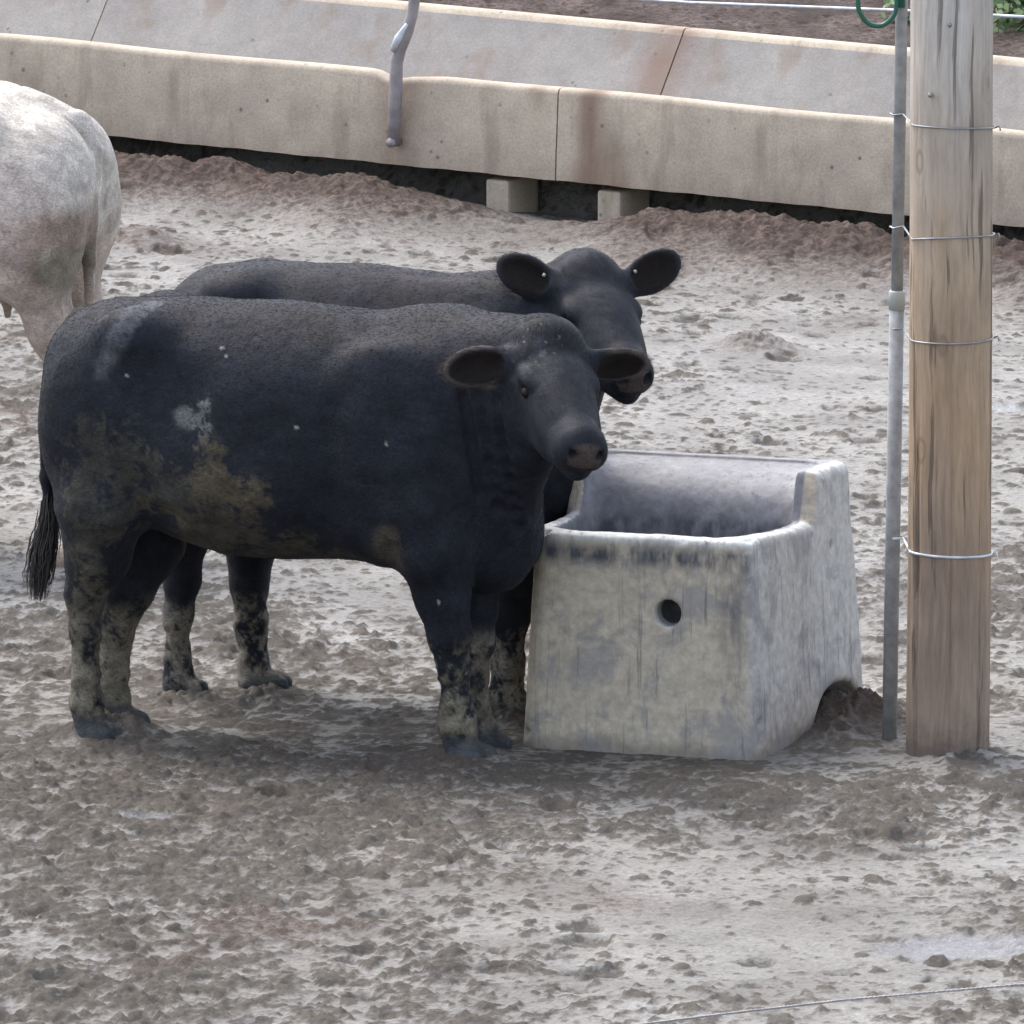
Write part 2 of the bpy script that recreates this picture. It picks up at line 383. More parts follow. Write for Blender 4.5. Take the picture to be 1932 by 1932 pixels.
churn += .5 * blob(500, 1450, 1.0, 1.3) + .3 * blob(200, 1250, .8, 1.2) + .2 * blob(150, 1880, .7, .5) - .35 * blob(900, 500, 1.6, 2.2) - .3 * blob(1500, 640, 1.0, 1.6) - .35 * blob(1200, 1750, 1.1, 1.0) + .3 * blob(1850, 1100, .4, 1.2) + .5 * blob(30, 790, .35, .9) + .3 * blob(1500, 1490, .5, .4)
churn = np.clip(churn, .05, 1)
L1, id1 = lumps(wx, wy, .11, 3, churn * .22, .10, .30, .6)
L2_, id2 = lumps(wx + .03, wy, .055, 19, churn * .46, .15, .44, .7)
L3_, id3 = lumps(wx, wy + .02, .028, 41, churn * .75 + .08, .2, .6, .8)
f1 = fb2(wx * 15, wy * 11, 5, 21, .62); f2 = fb2(Xg * 60, Yg * 45, 3, 31)
rough = sst(.02, .3, f1 + (churn - .5) * .45)
hz = .05 * fb2(Xg * .5, Yg * .5, 3, 2) + .02 * med + L1 * .014 + L2_ * .008 + L3_ * .0055 + rough * .007 * (1 + 2.8 * f2) + .010 * f1 * churn + .004 * fb2(Xg * 110, Yg * 80, 2, 37) + .008 * f2 * churn
P1, _i = lumps(wx, wy, .21, 57, .25 + .55 * churn, .14, .30, .8); P2, _i = lumps(wx, wy, .13, 63, .5 * churn, .12, .28, .9)
hz = hz - .022 * P1 - .012 * P2
hz = hz.astype(np.float64)
# berm of dung and mud along the bunk, ground falling gently to the right there, unseen fill added under and behind it to block light in the gap
bm_ = np.exp(-((n_ + .20) / .27) ** 2) + .5 * np.exp(-((n_ + .62) / .25) ** 2) * (vn2(s_ * 2.5, n_ * 0, 4) + .5)
berm = bm_ * (1 + .7 * fb2(Xg * 5, Yg * 5, 4, 8)) * (Yg < 60)
berm *= 1 - .7 * np.exp(-(s_ / .42) ** 2)
hz += .155 * sst(.22, .5, n_) * sst(2.4, 1.2, n_) * (Yg < 60) + .125 * berm + .04 * berm * fb2(Xg * 25, Yg * 25, 3, 9)
tilt = np.clip(s_, -8, 8) * -.026 * sst(-3.5, -.3, n_) * (1 - sst(8, 30, n_)); hz += tilt
# flat under the trough / pole bases, mud heap in the trough's notch
def flat(px, py, rx, ry, amt=.85):
    global hz
    g = gnd(px, py); w = amt * np.exp(-(((Xg - g[0]) / rx) ** 4 + ((Yg - g[1]) / ry) ** 4)); hz = hz * (1 - w)
flat(1260, 1390, .55, .7); flat(300, 1350, 1.2, .6, .5); flat(850, 1410, .4, .4, .6); flat(1789, 1400, .25, .5, .7)
hz += .10 * blob(1608, 1368, .15, .20) * (1 + .9 * f1 + .8 * f2) + .02 * blob(1690, 1395, .07, .12) + .03 * blob(1790, 1395, .22, .2)
hz += .05 * blob(1425, 640, .10, .16) * (1 + f2) + .05 * blob(265, 470, .12, .2) + .045 * blob(1210, 1700, .06, .06) * 0
hz += .03 * blob(1789, 1436, .15, .10) * (1 + 3 * f1)
for fx_, fy_ in ((176, 1392), (224, 1392), (343, 1330), (500, 1325), (874, 1434), (910, 1408), (962, 1366)): hz += .018 * blob(fx_, fy_ - 4, .085, .10) * (1 + 2.5 * f1 + 2 * f2)
hz += .02 * blob(240, 1385, .12, .15) + .03 * blob(900, 1440, .14, .12)
flat(1684, 1404, .11, .32, .9)
clod = np.clip(.95 * sst(.0, .3, L1) + .75 * sst(.05, .35, L2_) + .45 * sst(.1, .5, L3_) + .7 * rough * (.85 + 1.8 * f2) + .25 * f2 + .55 * sst(.1, .6, P1) + .4 * sst(.1, .5, P2), 0, 1.0)
flatc = np.array([.33, .322, .305]); darkc = np.array([.105, .093, .08])
var = (fb2(Xg * 3, Yg * 2, 3, 51))[..., None]
clod = np.clip(clod + .16, 0, 1)
tint = np.ones(Xg.shape + (3,)) * (1 + .35 * var)
darker = np.clip(.38 * blob(500, 1440, .9, .9) + .5 * blob(1250, 1460, .6, .25) + .4 * blob(120, 1250, .6, .9) + .35 * sst(0.02, .22, broad), 0, .8)[..., None]  # darker tint around the cattle, before the trough and in broad patches
tint = tint * (1 - darker) + np.array([.68, .66, .64]) * darker
redd = np.clip(berm * 1.3, 0, 1)[..., None] * .95
red2 = (np.clip(blob(265, 470, .14, .25) + blob(1425, 640, .12, .2) * .8 + .6 * blob(520, 1740, .22, .2) + .4 * blob(1150, 1700, .15, .15) + .3 * blob(760, 1440, .3, .15) + .35 * sst(.12, .3, fb2(Xg * 1.4, Yg * .8, 3, 71)), 0, .7) * sst(-.15, .12, f1 + .1))[..., None]
hp_m = np.clip(1.3 * blob(1618, 1375, .16, .2), 0, 1)[..., None]
beyond = sst(.9, 1.3, n_)[..., None]
ovr = 1 - (1 - redd) * (1 - red2) * (1 - hp_m) * (1 - beyond)
col2 = np.array([.125, .093, .078]) * (1 + 1.1 * f1[..., None]); col2 = col2 * (1 - hp_m) + np.array([.085, .068, .055]) * hp_m
bc = np.array([.115, .092, .085]) * (1 + 1.8 * fb2(Xg * 8, Yg * 4, 4, 91)[..., None]); col2 = col2 * (1 - beyond) + bc * beyond
wetv = np.clip((1 - clod) * (.65 + 1.2 * fb2(Xg * 1.2, Yg * .7, 2, 61)), 0, 1) * (1 - redd[..., 0].clip(0, 1)) * (1 - beyond[..., 0])
pud = blob(1840, 1790, .30, .16) * .9 + blob(1900, 765, .12, .12) + blob(270, 1545, .09, .05) + blob(30, 1055, .05, .04)
pud = sst(.35, .6, pud + .35 * f1)
hz -= pud * .012
tint = tint * (1 - pud[..., None] * .5) + np.array([.75, .78, .95]) * pud[..., None] * .5; clod = clod * (1 - .8 * pud)
wetv = np.maximum(wetv * .75, pud * 1.1)
nx, ny = len(gx), len(gy); ii = (np.arange(ny - 1)[:, None] * nx + np.arange(nx - 1)[None, :]).ravel()
me = mesh_np('ground', np.stack([Xg.ravel(), Yg.ravel(), hz.ravel()], 1), np.stack([ii, ii + 1, ii + nx + 1, ii + nx], 1))
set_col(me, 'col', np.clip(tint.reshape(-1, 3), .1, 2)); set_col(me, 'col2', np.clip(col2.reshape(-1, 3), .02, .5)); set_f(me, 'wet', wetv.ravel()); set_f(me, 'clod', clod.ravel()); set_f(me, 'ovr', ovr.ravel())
ground = link('ground', me, mat_mud); tag(ground, 'grey trampled wet mud of the cattle yard', kind='structure')
gz_interp = (gx, gy, hz)
def gz(x, y):
    i = int(np.clip(np.searchsorted(gx, x), 1, nx - 1)); j = int(np.clip(np.searchsorted(gy, y), 1, ny - 1)); return float(hz[j, i])

# ------------------------------------------------------------------ feed bunk sections
prof = [(-.0, .0), (.004, .10), (.012, .20), (.020, .312), (.024, .325), (.034, .333), (.060, .335), (.088, .333), (.099, .322),
        (.115, .25), (.16, .13), (.24, .07), (.42, .04), (.58, .045), (.68, .075), (.75, .13), (.826, .21), (.93, .33), (1.012, .425), (1.022, .44), (1.04, .448), (1.09, .446), (1.105, .43), (1.11, .30), (1.11, .0),
        (.9, -.02), (.2, -.02)]
def bunk_section(s0, s1, label):
    e = empty('feed_bunk', tuple(G0 + BA * s0)); o0 = G0 + BA * s0
    tag(e, label, 'feed bunk', 'concrete feed bunk sections')
    # body and back slope share one cast; the inner lining is greyer
    ns = 70; g = .006; V = []; L = (s1 - s0)
    for i in range(ns + 1):
        s = g / 2 + (L - g) * i / ns; sa = s + s0
        for (n, z) in prof:
            zz = z; nn = n
            if z > .3 and n < .2:
                zz += -.022 * math.exp(-((sa + .70) / .05) ** 2) - .012 * math.exp(-((sa + .62) / .09) ** 2) + .003 * math.sin(sa * 5.1)
            if z < .02 and n < .01: zz += .0012 * math.sin(sa * 13) + .001 * math.sin(sa * 37)
            if i in (0, ns) and z > .1: nn += 0; 
            V.append(BA * s + BN * nn + np.array([0, 0, zz + .165]))
    V = np.array(V); P = len(prof); F = []
    for i in range(ns):
        for j in range(P): F.append((i * P + j, i * P + (j + 1) % P, (i + 1) * P + (j + 1) % P, (i + 1) * P + j))
    me = bpy.data.meshes.new('trough_shell'); me.from_pydata([tuple(x) for x in V], [], F + [tuple(range(P)), tuple(ns * P + j for j in range(P))]); me.update()
    bmx = bmesh.new(); bmx.from_mesh(me); bmesh.ops.recalc_face_normals(bmx, faces=bmx.faces); bmx.to_mesh(me); bmx.free()
    sarr = V @ (BA / BA.dot(BA)) + s0
    zloc = np.array([prof[k % P][1] for k in range(len(V))]); nl = np.array([prof[k % P][0] for k in range(len(V))])
    stain = np.zeros(len(V))
    stain += .75 * np.exp(-((sarr - .13) / .05) ** 2) * (nl < .1) + .35 * np.exp(-((sarr - .24) / .06) ** 2) * (nl < .1) * (zloc < .2)
    stain += .5 * np.exp(-((sarr + .10) / .04) ** 2) * (nl < .1) * (zloc > .2) + .35 * np.exp(-((sarr + .66) / .09) ** 2) * (nl < .1)
    stain += .65 * np.exp(-((sarr + .05 + (zloc - .4) * .0) / .09) ** 2) * (nl > .6)
    stain += .18 * (nl < .01) * (zloc < .02)
    stain *= .7 + .9 * np.random.default_rng(3).random(len(V)); set_f(me, 'stain', np.clip(stain, 0, .8))
    o = link('shell', me, mat_conc, e, smooth=True); me.materials.append(mat_concb)
    mi = np.zeros(len(me.polygons), np.int32)
    for k in range(len(F)):
        if 8 <= k % P <= 17: mi[k] = 1
    me.polygons.foreach_set('material_index', mi)
    try: me.set_sharp_from_angle(angle=R(50))
    except Exception: pass
    for sl in (.23, L - .23):
        for nn, w in ((.10, .15),):
            b = MB(); c = BA * sl + BN * (nn + .305) + np.array([0, 0, .03]); c = c - BN * .27 - BA * .02; b.box(c, .095, .24, .225, Vector(BA).normalized(), BN, (0, 0, 1)); b.build('support', mat_conc, e, False, .012)
    return e
bunk_section(-4.88, -2.44, 'pale concrete feed bunk section at the upper left corner, cut off by the frame')
bunk_section(-2.44, 0.0, 'long pale concrete feed bunk section behind the cattle, bent steel rod on its front')
bunk_section(0.0, 2.44, 'pale concrete feed bunk section running behind the wooden pole, brown stain by its left joint')
bunk_section(2.44, 4.88, 'pale concrete feed bunk section beyond the right edge of the picture')

# bent rod in front of the bunk
fp = B0 - BN * .035
pts = [on_plane(a, b, fp, BN) for a, b in ((742, 272), (744, 225), (747, 160), (748, 118), (755, 92), (768, 62), (777, 30), (782, 0), (784, -60))]
pts[-1] = pts[-2] + np.array([.02, 0, .55])
e = empty('bent_rod', tuple(pts[0])); tag(e, 'bent grey rusty steel rod fixed to the front of the concrete bunk', 'steel rod')
b = MB(); b.tube([Vector(p) - Vector(pts[0]) for p in pts], [.022, .025, .025, .024, .023, .022, .021, .021, .021], 14); b.build('rod', mat_rod, e)
b = MB(); pj = on_plane(741, 96, fp - BN * .02, BN) - pts[0]; pk = on_plane(768, 45, fp - BN * .02, BN) - pts[0]
b.tube([Vector(pj), Vector((pj + pk) / 2) + Vector((-.004, 0, 0)), Vector(pk)], [.013, .016, .006], 10); b.build('wire_sleeve', mat_wirew, e)
b = MB(); pp = on_plane(742, 268, fp, BN) - pts[0]; b.tube([Vector(pp) + Vector(BN) * .04, Vector(pp) - Vector(BN) * .03], .018, 6); b.build('bolt', mat_rod, e)

# ------------------------------------------------------------------ wire fence beyond the bunk
e = empty('wire_fence', tuple(gnd(1500, 90))); base = np.array(e.location)
tag(e, 'pale cable fence running beyond the concrete bunk', 'fence')
fn = base - BN * 1.4
def along(px, py): return on_plane(px, py, fn, BN)
wp = [along(-1500, -215), along(900, -23), along(1300, 5), along(1700, 20), along(1932, 32), along(3000, 110)]
b = MB(); b.tube([Vector(p - base) for p in wp], .0065, 8); b.build('cable', mat_wirew, e)
for p in (wp[0], wp[-1]):
    b = MB(); q = p - base; b.tube([(q[0], q[1], gz(*p[:2]) - .3), (q[0], q[1], q[2] + .15)], .05, 14); b.build('post', mat_galv, e)

# shrub behind the bunk on the right
rs = random.Random(5)
g = gnd(1990, 60); e = empty('shrub', tuple(g)); tag(e, 'pale green leafy shrub behind the bunk at the right edge', 'shrub')
b = MB()
for i in range(26):
    a = rs.uniform(0, 6.28); rr_ = rs.uniform(.15, .6); b.tube([(0, 0, 0), (math.cos(a) * rr_ * .5, math.sin(a) * rr_ * .5, .3), (math.cos(a) * rr_, math.sin(a) * rr_, rs.uniform(.35, .8))], [.01, .006, .002], 5)
b.build('stem', mat_stem, e)
V = []; F = []
for i in range(4200):
    a = rs.uniform(0, 6.28); r_ = min(.6, abs(rs.gauss(0, .28))); zc = rs.uniform(.02, .8) * max(.2, (1 - r_ * .9)); c = Vector((math.cos(a) * r_ * (1 + .3 * math.sin(3 * a)), math.sin(a) * r_, zc))
    d = Vector((rs.gauss(0, 1), rs.gauss(0, 1), rs.gauss(0, .6))).normalized(); w = d.orthogonal().normalized() * rs.uniform(.008, .016); l = d * rs.uniform(.02, .04)
    k = len(V); V += [c - l, c + w, c + l, c - w]; F.append((k, k + 1, k + 2, k + 3))
me = bpy.data.meshes.new('foliage'); me.from_pydata([tuple(x) for x in V], [], F); link('foliage', me, mat_leaf, e, False)

# ------------------------------------------------------------------ water trough
PH = R(18); tu = np.array([math.cos(PH), -math.sin(PH)]); tv = np.array([math.sin(PH), math.cos(PH)])
gfl = gnd(968, 1417); gfr = gnd(1437, 1431); tmid = (gfl + gfr) / 2; tmid = tmid[:2] + tv * .0
S = SDF((-.46, -.06, -.06), (.46, .88, .80), .0062)
def hw(v, z): return .335 + .085 * np.clip(v, 0, 1) / .8 - .052 * z
def topz(v): return .598 - .018 * sst(.1, .4, v) + .134 * sst(.475, .54, v)
def outer(X, Y, Z):
    w = hw(Y, Z); q1 = np.abs(X) - w; q2 = (.0 + .05 * Z) - Y; q3 = Y - (.82 - .06 * Z); q4 = Z - topz(Y); q5 = -.05 - Z
    r = .05
    a, bq = q1 + r, np.maximum(q2, q3) + r
    d2 = np.minimum(np.maximum(a, bq), 0) + np.sqrt(np.maximum(a, 0) ** 2 + np.maximum(bq, 0) ** 2) - r
    r2 = .018 + .012 * sst(.3, .5, Y); a2, b2 = d2 + r2, q4 + r2
    d3 = np.minimum(np.maximum(a2, b2), 0) + np.sqrt(np.maximum(a2, 0) ** 2 + np.maximum(b2, 0) ** 2) - r2
    return np.maximum(d3, q5)
S.op((outer, ((-.46, -.06, -.06), (.46, .88, .80))), .005)
def inner(X, Y, Z):
    w = hw(Y, Z) - .055 - .05 * (1 - np.clip(Z / .6, 0, 1)); r = .06
    back = .735 - .22 * np.sqrt(np.clip(1 - ((Z - .50).clip(0, 1) / .197) ** 2, 0, 1))                 # raised back: a rolled panel, convex                 # rolled back panel, leaning forward going down
    q1 = np.abs(X + 0.012 * (Z > .0)) - w; q2 = (.085 + .12 * (.6 - Z).clip(0, 1)) - Y; q3 = Y - back
    a, bq = q1 + r, np.maximum(q2, q3) + r
    d2 = np.minimum(np.maximum(a, bq), 0) + np.sqrt(np.maximum(a, 0) ** 2 + np.maximum(bq, 0) ** 2) - r
    return np.maximum(d2, .45 - Z)
S.cut((inner, ((-.46, -.06, .25), (.46, .88, .80))), .02)
hp = on_plane(1255, 1160, (tmid[0], tmid[1], 0), (tv[0], tv[1], 0)); hu = (hp[:2] - tmid).dot(tu); hzv = hp[2]
S.cut(cone((hu, -.1, hzv), (hu, .10, hzv), .040, .036), .006)
for cx_, cy_, cz_, cr_ in ((.30, .06, .60, .018), (-.27, .05, .585, .014), (.39, .36, .70, .015), (.12, .03, .59, .009), (-.10, .035, .60, .008), (.345, .05, .1, .02), (-.33, .02, .04, .02), (.37, .80, .70, .015)): S.cut(ell((cx_, cy_, cz_), (cr_, cr_ * .8, cr_ * .7)), .01)
hu2 = hu + .02
S.cut(cone((hu2, .05, .632), (hu2 + .003, .12, .605), .02, .016), .012)     # nick in the front rim
S.cut(ell((.40, .60, -.02), (.10, .19, .14)), .02)                          # notch in the foot of the right side
S.cut(ell((.385, .60, .50), (.03, .011, .018)), .006)
S.cut(cone((.318, .60, .52), (.325, .68, .70), .006, .004), .004)
me = S.mesh('basin'); n = len(me.vertices); co = np.empty(n * 3, np.float32); me.vertices.foreach_get('co', co); co = co.reshape(-1, 3); nm = vnormals(me)
co += nm * (fb3(co * 9, 3, 3) * .008 + fb3(co * 45, 2, 4) * .0022)[:, None]; me.vertices.foreach_set('co', co.ravel()); me.update()
side = sst(.4, .9, nm[:, 0]); frontf = sst(.5, .9, -nm[:, 1]); topf = sst(.6, .9, nm[:, 2])
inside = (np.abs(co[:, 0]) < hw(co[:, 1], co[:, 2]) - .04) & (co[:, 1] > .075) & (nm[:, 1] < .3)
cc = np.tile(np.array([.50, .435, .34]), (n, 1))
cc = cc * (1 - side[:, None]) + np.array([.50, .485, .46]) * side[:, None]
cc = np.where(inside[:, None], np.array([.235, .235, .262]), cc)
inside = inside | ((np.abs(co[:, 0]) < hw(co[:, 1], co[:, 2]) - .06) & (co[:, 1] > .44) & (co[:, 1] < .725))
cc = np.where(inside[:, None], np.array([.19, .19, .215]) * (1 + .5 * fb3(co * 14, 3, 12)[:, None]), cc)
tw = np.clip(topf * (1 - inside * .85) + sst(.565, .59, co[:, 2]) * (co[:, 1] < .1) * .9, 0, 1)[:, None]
cc = cc * (1 - tw) + np.array([.66, .66, .64]) * tw  # upward faces and front rim paler: top light put into the colour
low = sst(.22, .0, co[:, 2])[:, None] * side[:, None]; cc = cc * (1 - .6 * low) + np.array([.36, .28, .22]) * .6 * low
mudl = (sst(.06, .01, co[:, 2] + .06 * fb3(co * 12, 3, 9)))[:, None]; cc = cc * (1 - .7 * mudl) + np.array([.17, .15, .125]) * .7 * mudl
hol = np.exp(-(((co[:, 0] - hu) ** 2 + (co[:, 2] - hzv) ** 2) / .036 ** 2) ** 4) * (co[:, 1] > .045) * (co[:, 1] < .14); cc = cc * (1 - .85 * hol[:, None]) + np.array([.05, .045, .04]) * .85 * hol[:, None]  # inside of the front hole darkened, its shade put into the colour
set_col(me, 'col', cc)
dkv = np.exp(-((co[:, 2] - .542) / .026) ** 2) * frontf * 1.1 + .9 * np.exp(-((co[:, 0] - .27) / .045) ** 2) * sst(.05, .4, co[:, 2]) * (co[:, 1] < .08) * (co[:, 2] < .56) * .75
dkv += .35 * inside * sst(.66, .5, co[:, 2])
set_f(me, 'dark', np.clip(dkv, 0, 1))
e = empty('water_trough', (tmid[0], tmid[1], .0), -PH); tag(e, 'stained grey-beige cattle water trough with raised back, beside the wooden pole', 'water trough')
link('basin', me, mat_tr, e)
# ------------------------------------------------------------------ wooden pole
pg = gnd(1789, 1428); pc = np.array([pg[0], pg[1] + .05, 0]); e = empty('wooden_pole', tuple(pc))
tag(e, 'round weathered wooden utility pole standing in mud beside the trough', 'pole')
V = []; nz = 240; na = 128; F = []
for i in range(nz + 1):
    z = -.3 + 5.6 * i / nz
    for j in range(na):
        a = 2 * math.pi * j / na; V.append((math.cos(a), math.sin(a), z))
V = np.array(V); rad = .1135 - .0011 * V[:, 2] + .0035 * fb3(V * np.array([6, 6, .8]), 3, 2) + .0022 * fb3(V * np.array([22, 22, .6]), 2, 5)
rad -= .004 * sst(.18, .3, fb3(V * np.array([14, 14, .35]), 1, 8))
V[:, 0] *= rad; V[:, 1] *= rad; V[:, 0] += .002 * np.sin(V[:, 2] * 2)
ii = (np.arange(nz)[:, None] * na + np.arange(na)[None, :]); jj = (np.arange(nz)[:, None] * na + (np.arange(na)[None, :] + 1) % na)
me = mesh_np('shaft', V, np.stack([ii.ravel(), jj.ravel(), jj.ravel() + na, ii.ravel() + na], 1)); link('shaft', me, mat_pole, e)
# wire hanging down the pole's right edge
def polep(px, py, dy=0.0): return on_plane(px, py, pc + np.array([0, dy, 0]), (0, 1, 0)) - pc
b = MB(); b.tube([polep(x_, y_, -.03) for x_, y_ in ((1870, -200), (1868, 40), (1866, 110), (1857, 160), (1860, 250), (1858, 330), (1863, 420), (1864, 600), (1866, 700))], .0028, 6); b.build('ground_wire', mat_wire, e)
for px_, py_ in ((1792, 47), (1755, 180)):
    b = MB(); q = polep(px_, py_, -.112); b.tube([q + np.array([0, .02, 0]), q + np.array([0, -.004, 0])], .006, 8); b.build('nail_head', mat_wire, e)

# pipe beside the pole
pb = gnd(1678, 1396); e = empty('water_pipe', tuple(pb)); tag(e, 'slim grey galvanised water pipe leaning next to the wooden pole', 'pipe')
def pipep(px, py): return on_plane(px, py, pb, (0, 1, 0)) - pb
P0, P1, P2, P3 = pipep(1677, 1400), pipep(1692, 575), pipep(1701, 20), pipep(1704, -160)
P0[2] -= .1
b = MB(); b.tube([P0, P1], .0205, 20); b.build('lower_pipe', mat_galv, e)
b = MB(); b.tube([P1, P2, P3], [.0165, .0165, .0165], 20); b.build('upper_pipe', mat_galv, e)
b = MB(); q0, q1 = pipep(1693, 548), pipep(1692, 584); b.tube([q0, q0 * .9 + q1 * .1, q1], [.021, .0225, .0225], 20); b.build('coupling', mat_coup, e)
# wire ties round both
for k, (ya, yb, yc, lab) in enumerate(((232, 238, 240, 'thin wire tie round pole and pipe, topmost of the four'), (447, 440, 443, 'dark thin wire tie round pole and pipe, second from the top'),
                                       (638, 648, 636, 'thin wire tie round pole and pipe just below the pale coupling'), (1036, 1050, 1044, 'bright wire tie round pole and pipe, lowest one, level with the trough rim'))):
    c0 = polep(1692, ya); z0 = c0[2]; pts = []
    zl, zm, zr = z0, polep(1790, yb, -.11)[2], polep(1866, yc)[2]
    px0 = pb + pipep(1695, ya) - pc; cx = px0[0]; cy = px0[1]
    pts.append((cx + .0, cy + .024, zl)); pts.append((cx - .023, cy, zl)); pts.append((cx - .014, cy - .021, zl - .002)); pts.append((cx + .012, cy - .024, (zl * .8 + zm * .2)))
    for j in range(15):
        a = R(205) + R(150) * j / 14; f_ = j / 14; z = zl * (1 - f_) ** 2 + 2 * zm * f_ * (1 - f_) + zr * f_ ** 2
        pts.append((.1165 * math.cos(a), .1165 * math.sin(a), z))
    pts.append((.118, .01, zr + .002)); 
    for j in range(10):
        a = R(15) + R(150) * j / 9; pts.append((.1165 * math.cos(a), .1165 * math.sin(a), zr * (1 - j / 9) + zl * j / 9))
    b = MB(); b.tube(pts, .0026 if k < 3 else .0036, 8)
    b.tube([(.117, -.01, zr), (.128, -.02, zr + .006), (.131, -.024, zr - .006)], .0024, 6)
    o = b.build('wire_tie', mat_wire if k != 3 else mat_wirew); o.location = pc; tag(o, lab, 'wire tie', 'wire ties on the pole')
# green hose loop at the top
hp_ = [pipep(x_, y_) + np.array([0, -.03, 0]) for x_, y_ in ((1655, -160), (1625, -60), (1618, 0), (1624, 25), (1640, 43), (1662, 46), (1680, 34), (1690, 14), (1692, -30), (1698, -110), (1700, -170))]
hs = []
for i in range(len(hp_) - 1):
    a0 = hp_[max(i - 1, 0)]; a1 = hp_[i]; a2 = hp_[i + 1]; a3 = hp_[min(i + 2, len(hp_) - 1)]
    for j in range(6):
        t_ = j / 6; hs.append(.5 * ((2 * a1) + (a2 - a0) * t_ + (2 * a0 - 5 * a1 + 4 * a2 - a3) * t_ ** 2 + (3 * a1 - a0 - 3 * a2 + a3) * t_ ** 3))
hs.append(hp_[-1])
b = MB(); b.tube(hs, .0068, 12); o = b.build('hose', mat_hose); o.location = tuple(pb); tag(o, 'loop of dark green hose hanging at the top of the grey pipe', 'hose')
b = MB(); b.tube([pipep(1700, -160) + np.array([0, -.022, 0]), pipep(1699, 12) + np.array([0, -.022, 0])], .012, 10); bo = b.build('hose_end', mat_hose, o)

# ------------------------------------------------------------------ near wire at the bottom right
w0 = np.array([gnd(1932, 1857)[0], 25.3, 0]); pl = (0, 25.3, 0)
fz = [on_plane(x_, y_, pl, (0, 1, 0)) for x_, y_ in ((-900, 1990), (1150, 1940), (1350, 1915), (1600, 1886), (1932, 1857), (2700, 1790))]
e = empty('barbed_wire_fence', (fz[0][0], fz[0][1], 0)); tag(e, 'thin twisted wire fence strand crossing the bottom right of the mud', 'fence'); eb = np.array(e.location)
b = MB(); tot = []
for i in range(len(fz) - 1):
    m = 60
    for j in range(m): tot.append(fz[i] * (1 - j / m) + fz[i + 1] * j / m)
tot.append(fz[-1])
for ph in (0, math.pi):
    b.tube([p - eb + np.array([0, .0022 * math.cos(q * 1.9 + ph), .0022 * math.sin(q * 1.9 + ph)]) for q, p in enumerate(tot)], .0017, 5)
q = on_plane(1655, 1882, pl, (0, 1, 0)) - eb
b.build('wire', mat_wire, e)
for p in (fz[0], fz[-1]): b = MB(); r_ = p - eb; b.tube([(r_[0], r_[1], -.4), (r_[0], r_[1], r_[2] + .9)], .06, 16); b.build('post', mat_pole, e)

# ------------------------------------------------------------------ cattle
def resamp(tab, m=200):
    tab = np.array(tab, float); x = np.linspace(tab[0, 0], tab[-1, 0], m); out = [x]
    ker = np.hanning(15); ker /= ker.sum()
    for c in range(1, tab.shape[1]):
        y_ = np.interp(x, tab[:, 0], tab[:, c]); yp = np.pad(y_, 7, mode='edge'); out.append(np.convolve(yp, ker, 'valid'))
    return np.array(out)
def torso_prim(tab, nexp=2.25):
    T = resamp(tab)
    def f(X, Y, Z):
        x = X[:, 0, 0]; top = np.interp(x, T[0], T[1])[:, None, None]; bot = np.interp(x, T[0], T[2])[:, None, None]; w = np.interp(x, T[0], T[3])[:, None, None]
        zc = bot + (top - bot) * .47; up = (top - zc); dn = (zc - bot)
        q = np.where(Z > zc, (Z - zc) / up, (zc - Z) / dn)
        w2 = w * np.where(Z > zc, 1 - .10 * np.clip(q, 0, 1) ** 2, 1.0)
        rho = (np.abs(Y / w2) ** nexp + q ** nexp) ** (1 / nexp)
        d = (rho - 1) * np.minimum(w2, np.minimum(up, dn)) * .9
        d = np.where((x < T[0][0])[:, None, None], np.maximum(d, (T[0][0] - x)[:, None, None]), d)
        return np.where((x > T[0][-1])[:, None, None], np.maximum(d, (x - T[0][-1])[:, None, None]), d)
    m = T[3].max()
    return f, (np.array([T[0][0], -m, T[2].min()]), np.array([T[0][-1], m, T[1].max()]))
def leg(S, pts, k=.045, sy=1.0):
    for a, b in zip(pts[:-1], pts[1:]): S.op(cone(a[:3], b[:3], a[3], b[3], sy), k)
def hoof(S, p, f, s=1.0):
    """two-toed hoof at p (ground contact under the fetlock), facing f"""
    f = np.array(f, float); f /= np.linalg.norm(f); l = np.array([-f[1], f[0], 0])
    for sg in (-1, 1):
        c = np.array(p) + f * .022 * s + l * sg * .019 * s
        S.op(ell(c + np.array([0, 0, .016 * s]), (.052 * s, .027 * s, .038 * s), frame(f, (0, 0, 1))), .012)
def ear(S, b, e_, nf, L=.17, w=.055, th=.02):
    A = frame(e_, nf); b = np.array(b, float); e1 = A[:, 0]; n1 = A[:, 2]
    S.op(cone(b - e1 * .02, b + e1 * .05, .034, .028), .03)
    S.op(ell(b + e1 * L * .56, (L * .50, w, th), A), .02)
    S.cut(ell(b + e1 * L * .60 + n1 * th * 1.0, (L * .40, w * .78, th * .95), A), .008)
class Cattle: pass
